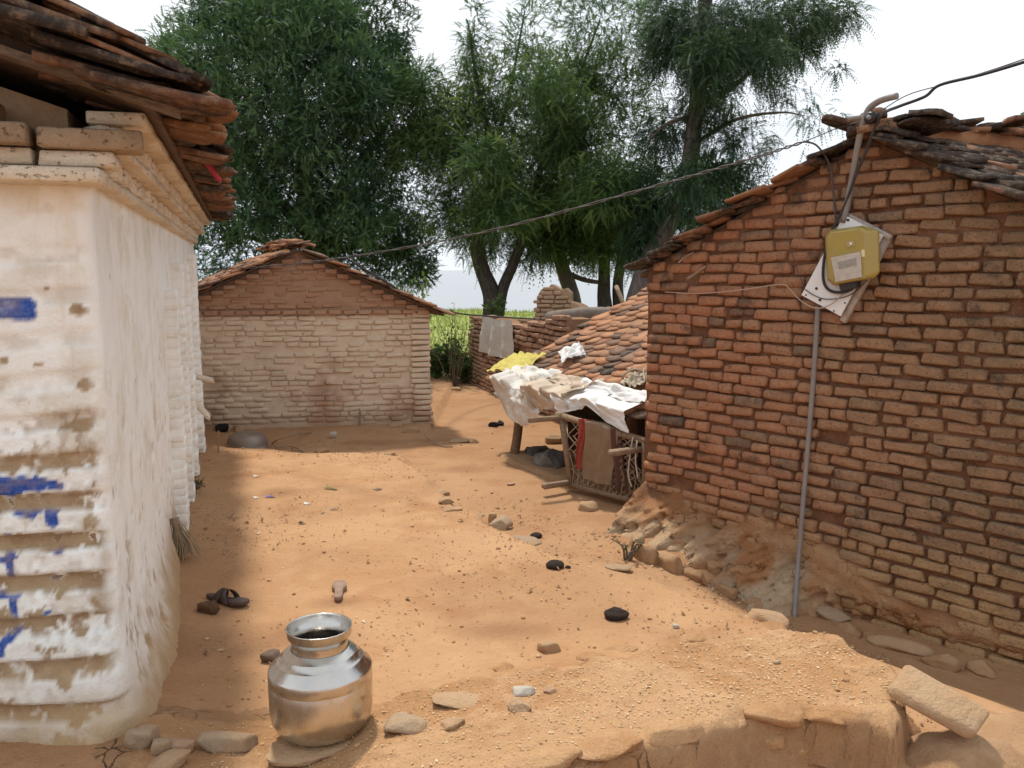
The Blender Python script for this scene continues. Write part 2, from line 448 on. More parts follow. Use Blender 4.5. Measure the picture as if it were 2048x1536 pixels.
gr = s.mix(s.rng(s.noise(3, 4), .35, .65), (.28, .33, .09), (.38, .40, .14)); c = s.mix(s.attr('green'), c, gr)
s.bsdf(c, .98, nrm=s.bump([(med, .022), (spk, .008), (fin, .004)]), spec=.08)
M_GROUND = s.m
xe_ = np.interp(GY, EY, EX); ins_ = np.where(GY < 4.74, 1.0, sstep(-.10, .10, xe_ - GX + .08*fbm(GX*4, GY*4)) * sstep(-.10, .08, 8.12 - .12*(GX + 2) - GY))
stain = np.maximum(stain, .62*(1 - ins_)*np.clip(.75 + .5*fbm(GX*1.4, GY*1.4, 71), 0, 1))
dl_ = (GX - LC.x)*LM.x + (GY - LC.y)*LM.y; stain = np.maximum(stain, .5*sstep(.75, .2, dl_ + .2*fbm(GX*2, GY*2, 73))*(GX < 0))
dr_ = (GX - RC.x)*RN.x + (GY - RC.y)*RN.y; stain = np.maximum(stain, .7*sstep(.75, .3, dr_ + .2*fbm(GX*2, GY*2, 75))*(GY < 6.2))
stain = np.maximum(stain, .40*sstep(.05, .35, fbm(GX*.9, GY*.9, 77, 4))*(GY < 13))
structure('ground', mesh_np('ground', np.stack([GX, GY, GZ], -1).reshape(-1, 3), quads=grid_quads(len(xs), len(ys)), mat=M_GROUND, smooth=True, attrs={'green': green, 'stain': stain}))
# lake
s = NT('lake_water'); s.bsdf((.16, .17, .17), .18, nrm=s.bump([(s.noise(.6, 3, .5, (1, .3, 1)), .06)]), spec=.5)
structure('lake', mesh_py('lake', [(-5000, 38, -1.0), (5000, 38, -1.0), (5000, 7000, -1.0), (-5000, 7000, -1.0)], [(0, 1, 2, 3)], s.m))

# field grass (stuff): blades in the green field
def blades(name, x0, x1, y0, y1, n, h, w, mat, kind='stuff', slope=None, keep=None):
    x = RNG.uniform(x0, x1, n); y = y0 + (y1 - y0) * RNG.random(n) ** 1.25
    if keep is not None:
        k = keep(x, y); x, y = x[k], y[k]; n = len(x)
    z = ground_z(x, y); a = RNG.uniform(0, 2*math.pi, n); hh = h * RNG.uniform(.5, 1.2, n); ww = w * RNG.uniform(.6, 1.3, n) * (1 + np.maximum(0, y - 14) * .05)
    lean = RNG.uniform(.1, .6, n) * hh; b = a + RNG.uniform(-.6, .6, n)
    p0 = np.stack([x - ww*np.cos(a), y - ww*np.sin(a), z - .02], 1); p1 = np.stack([x + ww*np.cos(a), y + ww*np.sin(a), z - .02], 1)
    p2 = np.stack([x + .4*lean*np.cos(b) + .6*ww*np.cos(a), y + .4*lean*np.sin(b) + .6*ww*np.sin(a), z + .6*hh], 1)
    p3 = np.stack([x + lean*np.cos(b), y + lean*np.sin(b), z + hh], 1)
    v = np.stack([p0, p1, p2, p3], 1).reshape(-1, 3); i = np.arange(n)[:, None] * 4
    return mesh_np(name, v, tris=np.concatenate([i + [0, 1, 2], i + [0, 2, 3]]), mat=mat)
M_GRASS = m_leaf('grass_blades', (.34, .38, .11), (.44, .46, .16), (.26, .31, .08), .4)
o = structure('field_grass', blades('field_grass', -14, 9, 13.8, 37.5, 40000, .17, .012, M_GRASS, keep=lambda x, y: (y > 14.6) | (x < -.9) & (y > 14.0))); o['kind'] = 'stuff'

# ---------------------------------------------------------------- wall and roof layers
def lay_bricks(parent, org, e, nrm, rows, protos, L, D, hh, mat, name='brick', nmax=300, out0=0.0, outj=.008, joint=.014, edge_j=.025, skip=None, tilt=1.2):
    """rows: list of (z_bottom, s0, s1, zwave(s)). The nearest nmax bricks become parts, the rest one part of kind stuff."""
    ang = math.atan2(e.y, e.x); items = []
    for ri, (zb, s0, s1, wave) in enumerate(rows):
        x = s0 + RNG.uniform(-edge_j, edge_j) - (L*.5 if ri % 2 else 0) * (RNG.random() < .8)
        x = max(x, s0 - edge_j) if True else x
        first = True
        while x < s1 - .03:
            l = L * RNG.choice([1, 1, .92, 1.08, .62, .5, .85], p=[.24, .16, .16, .12, .12, .13, .07])
            if first and ri % 2: l = L * .55
            first = False
            if x + l > s1 + edge_j: l = s1 + RNG.uniform(-edge_j, edge_j*.3) - x
            if l < .035: break
            sc = x + l/2
            if not (skip and skip(sc, zb)):
                p = org + e*sc + nrm*(out0 - D/2 + RNG.uniform(-outj, outj)) + ZU*(zb + hh/2 + wave(sc) + RNG.uniform(-.004, .004))
                k = RNG.integers(len(protos))
                M = Matrix.Translation(p) @ Matrix.Rotation(ang + math.radians(RNG.normal(0, 1.2)), 4, 'Z') @ Matrix.Rotation(math.radians(RNG.normal(0, tilt)) + (wave(sc-.05) - wave(sc+.05))/-.1, 4, 'Y') @ Matrix.Rotation(math.radians(RNG.normal(0, 2)), 4, 'X') @ Matrix.Diagonal(((l - joint*RNG.uniform(.7, 1.6)) / .22, 1, (hh*RNG.uniform(.9, 1.06)) / .056, 1))
                items.append((k, M))
            x += l
    place_many(parent, items, protos, mat, name, nmax)
_pm = {}
def place_many(parent, items, protos, mat, name, nmax=300, smooth=True):
    items.sort(key=lambda q: (q[1].translation - CAM).length)
    used = {}
    for k, M in items[:nmax]:
        key = (id(protos), k, mat.name)
        if key not in _pm: _pm[key] = shape_mesh(name, protos[k], mat, smooth)
        part(name, _pm[key], parent, M)
    if len(items) > nmax:
        v, q, t = joined([(protos[k], M) for k, M in items[nmax:]], base_of(parent))
        part('far_' + name + 's', mesh_np(name + 's', v, q, t, mat, smooth), parent, kind='stuff')
def lay_tiles(parent, corner, along, up, nal, nup, pitch, expo, L, T, protos, mat, yaw=6, lift=.10, jit=.014, nmax=300, extra=None, skip=None, name='roof_tile'):
    along = Vector(along).normalized(); up = Vector(up).normalized(); nrm = along.cross(up)
    if nrm.z < 0: nrm = -nrm
    items = []
    for r in range(nup):
        for cidx in range(nal):
            if skip and skip(r, cidx): continue
            up2 = (up - nrm * (lift + RNG.normal(0, .024))).normalized()
            n2 = (nrm + up * lift + along * RNG.normal(0, .045)).normalized()
            p = corner + along*((cidx + (.5 if r % 2 else 0)) * pitch + RNG.normal(0, jit)) + up*(r*expo + L/2 + RNG.normal(0, jit)) + nrm*(T*1.2 + RNG.uniform(0, .012))
            yv = Matrix.Rotation(math.radians(RNG.normal(0, yaw)), 3, n2) @ up2
            items.append((int(RNG.integers(len(protos))), frame_m(p, yv.cross(n2), n2, (RNG.uniform(.92, 1.1), RNG.uniform(.92, 1.1), 1))))
    if extra: items += extra
    place_many(parent, items, protos, mat, name, nmax, smooth=False)
def prism(name, poly, depth_vec, mat):
    """closed prism: polygon (world points) pushed along depth_vec"""
    n = len(poly); v = [p for p in poly] + [p + depth_vec for p in poly]
    f = [tuple(range(n))[::-1], tuple(range(n, 2*n))] + [(i, (i+1) % n, n+(i+1) % n, n+i) for i in range(n)]
    me = mesh_py(name, v, f, mat)
    import bmesh
    bm = bmesh.new(); bm.from_mesh(me); bmesh.ops.recalc_face_normals(bm, faces=bm.faces); bm.to_mesh(me); bm.free(); return me
def rel(me, base):
    me.transform(Matrix.Translation(-Vector(base))); return me

RS = np.random.default_rng(3)
BR = [chamfer_box(.22, .12, .056, .0105, .0062, RS) for _ in range(14)]
CBR = [chamfer_box(.22, .12, .056, .005, .0025, RS) for _ in range(14)]
TL = [tile_shape(.27, .155, .020, RS) for _ in range(12)]
TBIG = [tile_shape(.42, .19, .021, RS, .018) for _ in range(10)]
TSH = [tile_shape(.27, .20, .016, RS, .005) for _ in range(12)]

STOPS = [(0, (.42, .175, .093)), (.22, (.47, .215, .118)), (.42, (.37, .165, .092)), (.58, (.43, .225, .128)), (.74, (.34, .145, .080)), (.86, (.27, .155, .097)), (.95, (.12, .09, .072)), (1, (.48, .18, .092))]
# right-hand house bricks: redder by the far corner, browner and mossier towards the near end
s = NT('old_red_brick'); r = s.rand(); c = s.ramp(r, STOPS)
sp = s.n('ShaderNodeSeparateXYZ'); s.l(s.pos(), sp.inputs[0]); X = sp.outputs[0]; Z = sp.outputs[2]
big = s.noise(1.5, 4); blot = s.noise(4.5, 4, .6)
mossy = s.math('MULTIPLY', s.rng(X, 1.75, 2.6), s.rng(big, .25, .5)); c = s.mix(s.math('MULTIPLY', mossy, .95), c, (.10, .083, .046))
c = s.mix(s.math('MULTIPLY', s.rng(X, 1.2, 2.0), .5), c, (.33, .205, .118))
c = s.mix(s.rng(blot, .58, .70, 0, .8), c, (.065, .05, .04))
med = s.noise(14, 4, .6); c = s.mix(s.rng(med, .42, .7, 0, .4), c, (.48, .27, .155))
fine = s.noise(110, 4, .7); pits = s.rng(s.noise(62, 4, .65, (1, 1, 1.5)), .60, .70); c = s.mix(s.math('MULTIPLY', pits, .55), c, (.05, .03, .02)); c = s.mix(s.rng(fine, .35, .8, 0, .28), c, (.45, .30, .19))
c = s.mix(s.math('MULTIPLY', s.rng(Z, .42, .02), s.rng(s.noise(5, 4), .3, .6, .4, 1)), c, (.47, .29, .145))
s.bsdf(c, .95, nrm=s.bump([(med, .026), (s.noise(38, 4, .65), .012), (fine, .006), (s.math('SUBTRACT', 1.0, pits), .004)]), spec=.15); M_BRICK = s.m
M_MORTAR = m_earth('mud_mortar', (.34, .165, .085), (.26, .125, .065), (.40, .22, .12))
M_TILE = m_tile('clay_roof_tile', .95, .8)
M_TILEB = m_tile('clay_roof_tile_brown', .55, .72)  # grey-brown clay of the far slope tiles
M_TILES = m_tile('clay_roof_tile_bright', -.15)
M_DECK = m_wood('roof_boards', (.10, .065, .045), (.16, .10, .065))

# ================================================================ right-hand brick house
rh = thing('brick_house', 'red brick gable house with a meter box and pipe on its wall', 'house', RC)
SP = 1.55; ZE0 = 1.80; SLL = .455; SLR = .50; ZPK = ZE0 + SLL*SP; S1 = 3.2
def rtop(s_): s_ = np.asarray(s_, float); return np.where(s_ < SP, ZE0 + SLL*s_, ZPK - SLR*(s_ - SP))
nsm, ntm = 190, 170
su = np.linspace(-.03, S1, nsm); tv = np.linspace(0, 1, ntm) ** 1.25
SS, TT = np.meshgrid(su, tv, indexing='ij'); zb = -.45; ZZ = zb + TT*(rtop(SS) - zb)
n1 = fbm(SS*3, ZZ*3, 1, 4); n2 = fbm(SS*13, ZZ*13, 2, 4)
out = -.024 + .014*n1 + .010*n2
cov = sstep(.34, .20, ZZ + .16*n1 + .16*SS - .06*np.exp(-((SS-.9)/.5)**2))             # mud washed over the lower bricks
out = out + cov*(.046 + .014*n2)
A = .46*sstep(1.75, 1.15, SS) * sstep(-.25, .12, SS) + .02
sk = np.clip((.25 - .19*SS + .10*n1 - ZZ) / (.36), 0, 1.4)
n4 = fbm(SS*26, ZZ*26, 4, 3)
out = out + A*sk**1.1 * (1 + .45*n2 + .2*n4) + np.where(sk > 0, .045*np.round(n2*2.5 + n4)/2.5 + .012*n4, 0)
out = out - .07*sstep(1.25, 1.6, SS)*sstep(-.12, -.22, ZZ + .08*n1)               # undercut at the near end
hole = np.exp(-(((SS - .62)/.09)**2 + ((ZZ - .10)/.05)**2)); out = out - .10*hole
out = out + .02*sstep(.05, .4, fbm(SS*2.2, ZZ*2.6, 8, 3))*sstep(1.9, 2.4, ZZ)
PX = RC.x + RE.x*SS + RN.x*out; PY_ = RC.y + RE.y*SS + RN.y*out
s = NT('wall_mud'); med = s.noise(8, 5, .65); fin = s.noise(70, 4, .7); big = s.noise(2.4, 4)
c = s.mix(s.rng(med, .35, .65), (.205, .10, .057), (.15, .070, .039))
cl = s.mix(s.rng(big, .42, .58), (.40, .225, .115), (.33, .15, .065)); cl = s.mix(s.math('MULTIPLY', s.attr('grey'), 1), cl, s.mix(s.rng(med, .35, .65), (.50, .375, .24), (.38, .275, .175)))
c = s.mix(s.attr('low'), c, cl); c = s.mix(s.rng(fin, .55, .8, 0, .4), c, (.6, .44, .28)); ck = s.math('MULTIPLY', s.cracks(12, .035, .14, (.52, .66)), s.attr('low')); c = s.mix(s.math('MULTIPLY', ck, .7), c, (.12, .06, .035))
s.bsdf(c, .97, nrm=s.bump([(med, .03), (fin, .006), (s.math('SUBTRACT', 1.0, ck), .008)]), spec=.1); M_WMUD = s.m
grey = np.clip(sstep(.30, -.05, ZZ + .12*n1 + .05*SS)*sstep(1.7, 1.1, SS)*sstep(-.25, .15, fbm(SS*5, ZZ*5, 6, 4)), 0, 1)
wallme = mesh_np('mud_wall', np.stack([PX, PY_, ZZ], -1).reshape(-1, 3), quads=grid_quads(nsm, ntm), mat=M_WMUD, smooth=True, attrs={'low': cov, 'grey': grey})
rw = part('wall', rel(wallme, RC), rh)
body = [RC + RE*sx + RR*.09 + ZU*z for sx, z in ((0.02, -.45), (S1, -.45), (S1, float(rtop(S1))), (SP, ZPK - .02), (.02, float(rtop(.02))))]
part('house_body', rel(prism('house_body', body, RR*2.4, M_MORTAR), RC), rh)
rows = []; z = -.40; ri = 0
while z < ZPK - .05:
    zt = z + .058
    a0 = 0.0 if zt - .035 < ZE0 else (zt - .035 - ZE0)/SLL + .01
    a1 = S1 if zt < float(rtop(S1)) else SP + (ZPK - zt + .03)/SLR - .01
    ph = RNG.uniform(0, 6)
    amp = .010*float(sstep(.2, .9, z))
    rows.append((z, a0, a1, (lambda am, p: (lambda q: am*math.sin(q*2.2 + 2.3) + .004*math.sin(q*7 + p)))(amp, ph))); z += .0705; ri += 1
lay_bricks(rw, RC, RE, RN, rows, BR, .215, .12, .0595, M_BRICK, nmax=300, out0=.006, outj=.012, joint=.012, edge_j=.028, skip=lambda a, zz: zz < .02 - .16*a + .04*math.sin(a*9) or (zz < -.30) or RNG.random() < .012)
# the roof of the right-hand house
deck1 = [RC + RE*sx + RR*(.03) + ZU*z for sx, z in ((-.12, ZE0 - .055), (SP, ZPK), (SP, ZPK + .03), (-.12, ZE0 - .025))]
deck2 = [RC + RE*sx + RR*(.03) + ZU*z for sx, z in ((SP, ZPK), (S1 + .1, ZPK - SLR*(S1 + .1 - SP)), (S1 + .1, ZPK - SLR*(S1 + .1 - SP) + .03), (SP, ZPK + .03))]
rroof = part('roof', rel(prism('roof', deck2, RR*2.5, M_DECK), RC), rh)
part('far_slope', rel(prism('far_slope', deck1, RR*2.5, M_DECK), RC), rroof)
upN = (-RE + ZU*SLR).normalized(); upF = (RE + ZU*SLL).normalized()
cornN = RC + RE*(S1 + .15) + ZU*(ZPK - SLR*(S1 + .15 - SP) + .03) - RR*.06
rc_ = tube_shape([RC + RE*SP + RR*q_ + ZU*(ZPK + .01 + .05*min(1, q_/.9)) for q_ in np.linspace(.03, 2.5, 8)], .075, 8)
part('ridge_mud', rel(shape_mesh('ridge_mud', rc_, M_MORTAR), RC), rroof)
extra = []
for k in range(40):                                       # ridge: loose broken tiles piled along it
    p = RC + RE*(SP + RNG.normal(0, .10)) + RR*(.0 + k*.062) + ZU*(ZPK + .06 + RNG.uniform(0, .055) + .05*min(1, k/14))
    extra.append((int(RNG.integers(12)), frame_m(p, RE + RR*RNG.normal(0, .5), ZU + RE*RNG.normal(0, .22) + RR*RNG.normal(0, .12), (1.1, 1.1, 1.2))))
for k in range(6):
    p = RC + RE*(SP + RNG.normal(.16, .08)) + RR*(.0 + RNG.uniform(0, .12)) + ZU*(ZPK + .03 + .016*k)
    extra.append((int(RNG.integers(12)), frame_m(p, RE*RNG.choice([-1, 1]) + RR*RNG.normal(0, .8), ZU + RE*RNG.normal(.1, .2) + RR*RNG.normal(0, .12), (1.2, 1.3, 1.3))))
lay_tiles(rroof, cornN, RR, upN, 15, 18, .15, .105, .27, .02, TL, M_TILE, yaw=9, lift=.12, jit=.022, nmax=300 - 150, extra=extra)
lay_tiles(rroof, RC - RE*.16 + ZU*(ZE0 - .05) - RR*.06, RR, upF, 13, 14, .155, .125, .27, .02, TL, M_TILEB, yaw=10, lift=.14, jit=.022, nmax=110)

# ================================================================ left-hand whitewashed house
lh = thing('whitewashed_house', 'whitewashed mud brick house with blue paint marks and tiled eaves', 'house', LC)
rc = .05
ul = np.concatenate([np.arange(-1.9, -.5, .06), np.arange(-.5, -rc, .008), np.linspace(-rc, rc, 9), np.arange(rc + .012, 1.6, .012), np.arange(1.6, 6.62, .035)])
vz = np.concatenate([np.arange(-.25, 2.1, .0115)])
Uu, Zz = np.meshgrid(ul, vz, indexing='ij')
def lpath(u):
    u = np.asarray(u, float); fr = u <= -rc; sd = u >= rc
    px = np.where(fr, LC.x - LM.x*(-u), LC.x + LA.x*u); py = np.where(fr, LC.y - LM.y*(-u), LC.y + LA.y*u)
    nx = np.where(fr, -LA.x, LM.x); ny = np.where(fr, -LA.y, LM.y)
    a = np.clip((u + rc)/(2*rc), 0, 1)*math.pi/2; ar = ~fr & ~sd
    cx = LC.x - LM.x*rc + LA.x*rc; cy = LC.y - LM.y*rc + LA.y*rc
    anx = -LA.x*np.cos(a) + LM.x*np.sin(a); any_ = -LA.y*np.cos(a) + LM.y*np.sin(a)
    px = np.where(ar, cx + rc*anx, px); py = np.where(ar, cy + rc*any_, py); nx = np.where(ar, anx, nx); ny = np.where(ar, any_, ny)
    return px, py, nx, ny
lx, ly, lnx, lny = lpath(Uu)
front = 1 - sstep(-.06, .03, Uu)
n1 = fbm(Uu*4, Zz*4, 3, 4); n2 = fbm(Uu*16, Zz*16, 5, 4); n3 = fbm(Uu*45, Zz*45, 7, 3)
ph = np.mod(Zz/.142 + .22*fbm(Uu*2.2, Zz*1.1, 4, 2) + .25, 1.0)
recess = sstep(.0, .10, ph)*sstep(.52, .40, ph)
low = sstep(1.55, .95, Zz + .1*n1)
o_f = -recess*(.007 + .023*low)*(1 + .5*n1) + .010*n2*(.3 + low) + .004*n3*low + .008*n1
o_f = o_f + .16*sstep(.62, .05, Zz + .06*n1)*sstep(-.55, 0, Uu)
streak = fbm(Uu*9, Zz*1.1, 9, 4)
o_s = .003*streak + .005*n2*sstep(1.5, .6, Zz) + .010*n1 + .10*sstep(.55, .0, Zz + .10*n1)*sstep(2.6, .4, Uu) + .05*sstep(.3, 0, Zz + .06*n1)
pit = sstep(.30, .5, fbm(Uu*12, Zz*10, 13, 4)); o_s = o_s - .010*pit*sstep(1.6, .9, Zz)
od = front*o_f + (1 - front)*o_s
bare = front*np.clip(recess*low*1.25*sstep(-.25, .12, n2 + .6*n1 + .5*n3 + .25*low) + .9*low*sstep(.28, .40, n2 + .3*n3) + .35*low*sstep(-.1, .4, n3), 0, 1)
bare = np.maximum(bare, front*recess*.30*sstep(-.1, .3, n2 + .4*n1)); bare = np.maximum(bare, front*.45*sstep(.18, .5, n1 + .4*n2 + .2*n3)*(.4 + .6*low))
bare = np.maximum(bare, front*low*sstep(-.14, -.05, Uu)*sstep(-.1, .3, n1 + n2)*.8)
bare = np.maximum(bare, sstep(.34, .12, Zz + .12*n1 + .03*n2)*.95)
bare = np.maximum(bare, (1 - front)*np.clip(.7*sstep(.30, .55, .45*streak + .5*n2 + .35*n3 + .35*sstep(.9, .2, Zz) - .1) + .5*pit*sstep(1.7, 1, Zz), 0, 1))
for (bx, by, br) in [(158, 622, .017), (172, 772, .017), (168, 850, .020), (75, 945, .010), (10, 720, .006), (75, 730, .006), (95, 575, .005)]:
    q = onpl(bx, by, LC, -LA); sb = -(q - LC).dot(-LM)
    bare = np.maximum(bare, front*np.clip((1.25 - np.hypot((Uu - sb)/1.6, Zz - q.z)/br + 1.1*n2 + .5*n3)*3, 0, 1))
paint = np.zeros_like(Uu)
STROKES = [((0, 612), (58, 612), 15), ((0, 628), (60, 628), 14), ((0, 601), (52, 603), 9), ((0, 966), (78, 970), 16), ((70, 962), (118, 972), 10), ((0, 985), (30, 986), 10),
           ((38, 1024), (62, 1030), 10), ((62, 1010), (72, 1022), 9), ((84, 1015), (112, 1020), 9), ((100, 1018), (104, 1045), 12), ((16, 1072), (20, 1130), 10), ((5, 1120), (30, 1112), 7), ((22, 1130), (22, 1170), 8), ((100, 1094), (116, 1100), 11), ((104, 1163), (110, 1166), 6),
           ((0, 1192), (36, 1194), 6), ((26, 1200), (28, 1252), 9), ((62, 1240), (98, 1224), 6), ((20, 1275), (0, 1290), 9), ((20, 1270), (50, 1258), 5), ((0, 1310), (5, 1300), 7)]
for a_, b_, w_ in STROKES:
    qa = onpl(*a_, LC, -LA); qb = onpl(*b_, LC, -LA); sa = (qa - LC).dot(LM); sb = (qb - LC).dot(LM); w_ = w_/1704*2.85
    dx, dz = sb - sa, qb.z - qa.z; tt = np.clip(((Uu - sa)*dx + (Zz - qa.z)*dz)/(dx*dx + dz*dz + 1e-9), 0, 1)
    dd = np.hypot(Uu - sa - tt*dx, Zz - qa.z - tt*dz)
    paint = np.maximum(paint, front*sstep(w_*1.05, w_*.7, dd + .007*n2 + .006*n3))
paint = paint*(1 - .45*sstep(.15, .5, n2))
paint = np.where(front < .6, 0, paint)
s = NT('old_whitewash'); med = s.noise(9, 5, .65); fin = s.noise(80, 4, .7); stk = s.noise(7, 5, .65, (1, 1, .10)); big = s.noise(1.3, 3)
c = s.mix(s.rng(big, .4, .62), (.93, .92, .87), (.89, .88, .84)); c = s.mix(s.rng(med, .50, .75, 0, .5), c, (.80, .74, .58)); c = s.mix(s.rng(stk, .56, .74, 0, .38), c, (.70, .57, .41))
c = s.mix(s.rng(s.noise(3.2, 5, .65), .48, .68, 0, .55), c, (.66, .60, .46)); c = s.mix(s.attr('paint'), c, s.mix(s.rng(fin, .4, .7), (.035, .085, .36), (.09, .17, .45)))
br = s.mix(s.rng(med, .35, .65), (.44, .325, .20), (.33, .22, .13)); br = s.mix(s.rng(fin, .55, .75, 0, .5), br, (.60, .49, .35))
c = s.mix(s.attr('bare'), c, br); c = s.mix(s.math('MULTIPLY', s.attr('wet'), .7), c, (.50, .32, .155))
c = s.mix(s.rng(fin, .33, .22, 0, .5), c, (.2, .15, .1))
s.bsdf(c, .95, nrm=s.bump([(med, .012), (stk, .010), (fin, .003)]), spec=.12); M_WHITE = s.m
wet = sstep(.55, .05, Zz + .1*n1)
wv = np.stack([lx + lnx*od, ly + lny*od, Zz], -1).reshape(-1, 3)
lwme = mesh_np('wall', wv, quads=grid_quads(len(ul), len(vz)), mat=M_WHITE, smooth=True, attrs={'bare': bare, 'paint': paint, 'wet': wet})
lw = part('wall', rel(lwme, LC), lh)
LZT = 2.08; SLM = .31
M_LBRICK = m_brick('corbel_brick', [(0, (.74, .64, .49)), (.4, (.80, .71, .57)), (.7, (.62, .49, .35)), (1, (.76, .67, .53))], .3, (.52, .38, .25), (.84, .78, .67), .6)
M_DARKMUD = m_earth('smoky_mud', (.36, .25, .155), (.28, .19, .115), (.42, .30, .19))
# body behind the skin, gable above
gab = [LC - LM*q + LA*(.03 if False else .035) + ZU*z for q, z in ((.06, -.25), (1.9, -.25), (1.9, 2.325 + SLM*1.9), (.06, 2.325))]
part('house_body', rel(prism('house_body', gab, LA*6.5, M_DARKMUD), LC), lh)
# corbel courses
cb = []; cb2 = []
def corb(t, q, z, l, d, h_, side=True):
    p = LC + LA*t + LM*q + ZU*z
    ang = math.atan2(LA.y, LA.x) if side else math.atan2(LM.y, LM.x)
    M = Matrix.Translation(p) @ Matrix.Rotation(ang + RNG.normal(0, .012), 4, 'Z') @ Matrix.Rotation(RNG.normal(0, .012), 4, 'Y') @ Matrix.Diagonal((l/.22, d/.12, h_/.056, 1))
    cb.append((int(RNG.integers(14)), M))
t = -.02
while t < 6.5:
    l = RNG.uniform(.2, .26); corb(t + l/2, -.02, 2.098, l*.985, .14, .036); corb(t + l/2 + .07, .035, 2.20, l*.985, .16, .034); corb(t + l/2 + .02, .09, 2.30, l*.985, .18, .042); t += l
def tooth(t, q, z):
    M = Matrix.Translation(LC + LA*t + LM*q + ZU*z) @ Matrix.Rotation(math.atan2(LA.y, LA.x) + math.radians(40) + RNG.normal(0, .05), 4, 'Z') @ Matrix.Rotation(RNG.normal(0, .02), 4, 'Y') @ Matrix.Diagonal((.10/.22, .10/.12, .056/.056, 1)); cb.append((int(RNG.integers(14)), M))
t = .02
while t < 6.5:
    tooth(t, -.005 + RNG.normal(0, .006), 2.149); tooth(t + .06, .052 + RNG.normal(0, .006), 2.25); t += .128
for q, l, z, dd in ((-.36, .24, 2.296, .12), (-.64, .28, 2.30, .12), (-.95, .3, 2.30, .12), (-.85, .3, 2.37, .12), (-.12, .34, 2.10, .12), (-.48, .36, 2.105, .11), (-.84, .34, 2.10, .11), (.02, .30, 2.215, .10), (-.29, .27, 2.222, .12), (-.02, .22, 2.155, .07), (-.25, .2, 2.158, .06), (-.5, .2, 2.158, .06), (-.6, .3, 2.22, .12), (-.9, .28, 2.22, .12)):
    M = Matrix.Translation(LC + LM*(q + .0) + LA*(.06 - dd) + ZU*z) @ Matrix.Rotation(math.atan2(LM.y, LM.x) + RNG.normal(0, .02), 4, 'Z') @ Matrix.Diagonal((l/.22, 1.3, (.066 if z > 2.2 else .05)/.056, 1))
    (cb2 if z > 2.2 else cb).append((int(RNG.integers(14)), M))
place_many(lw, cb, CBR, M_LBRICK, 'corbel_brick', 285, False)
place_many(lw, cb2, CBR, m_brick('sooty_brick', [(0, (.36, .26, .17)), (.5, (.30, .22, .15)), (1, (.40, .28, .18))], .4, (.14, .11, .085), (.48, .38, .27), .8), 'front_brick', 10, False)
# pilasters along the side wall (stacked bricks, whitewashed, toothed edges)
for t, w_, zt, outp in ((2.72, .22, 1.62, .075), (3.45, .22, 1.80, .075), (4.3, .25, 1.84, .07), (5.3, .3, 1.92, .08)):
    it = []; z = -.05
    while z < zt:
        hh = RNG.uniform(.055, .075); M = Matrix.Translation(LC + LA*(t + RNG.normal(0, .006)) + LM*(outp/2 - .03 + RNG.normal(0, .003)) + ZU*(z + hh/2)) @ Matrix.Rotation(math.atan2(LA.y, LA.x), 4, 'Z') @ Matrix.Diagonal((w_/.22, (outp + .06)/.12, hh*1.12/.056, 1))
        it.append((CBR[int(RNG.integers(14))], M)); z += hh
    v, q, tt = joined(it, LC); part('pilaster', mesh_np('pilaster', v, q, tt, M_WHITE, True), lh)
for t, z, ln, tl in ((4.75, .86, .22, -.3), (4.6, .60, .20, -.9)):
    M = Matrix.Translation(LC + LA*t + LM*.10 + ZU*z) @ Matrix.Rotation(math.atan2(LM.y, LM.x), 4, 'Z') @ Matrix.Rotation(-tl, 4, 'Y') @ Matrix.Diagonal((ln/.22, 1.6, .6, 1))
    part('stone_shelf', shape_mesh('stone_shelf', BR[2], M_LBRICK), lh, M)
# roof
deck = [LC + LM*q + LA*(-.14) + ZU*z for q, z in ((.22, 2.335 - .02), (-2.1, 2.335 - .02 + SLM*2.32), (-2.1, 2.335 + SLM*2.32), (.22, 2.335))]
lroof = part('roof', rel(prism('roof', deck, LA*6.8, M_DECK), LC), lh)
bd = [LC + LM*q + LA*(-.22) + ZU*z for q, z in ((.30, 2.285), (-1.2, 2.30 + SLM*1.45), (-1.2, 2.325 + SLM*1.45), (.30, 2.31))]
part('verge_board', rel(prism('verge_board', bd, LA*.10, m_wood('weathered_board', (.13, .10, .075), (.22, .17, .13), (1, 6, 6))), LC), lroof)
upL = (-LM + ZU*SLM).normalized()
M_TILEL = m_tile('clay_roof_tile_dull', .6, .55)
fill = [LC + LM*q + LA*(-.16) + ZU*z for q, z in ((.20, 2.345), (-2.0, 2.345 + SLM*2.2), (-2.0, 2.36 + .58*2.2), (.20, 2.36))]
part('roof_fill', rel(prism('roof_fill', fill, LA*6.8, m_earth('dark_roof_mud', (.13, .09, .065), (.09, .065, .05), (.17, .12, .085))), LC), lroof)
lay_tiles(lroof, LC + LM*.38 + LA*(-.27) + ZU*(2.255), LA, upL, 37, 2, .185, .135, .42, .022, TBIG, M_TILEL, yaw=8, lift=.11, jit=.03, nmax=62)
for sl_, zz_, na_, nu_, nm_ in ((.38, 2.275, 2, 9, 18), (.46, 2.295, 2, 9, 18), (.60, 2.30, 37, 11, 180)):
    lay_tiles(lroof, LC + LM*(.37 + RNG.uniform(-.02, .02)) + LA*(-.27) + ZU*zz_, LA, (-LM + ZU*sl_).normalized(), na_, nu_, .185, .135, .42, .022, TBIG, M_TILEL, yaw=9, lift=.10, jit=.035, nmax=nm_)

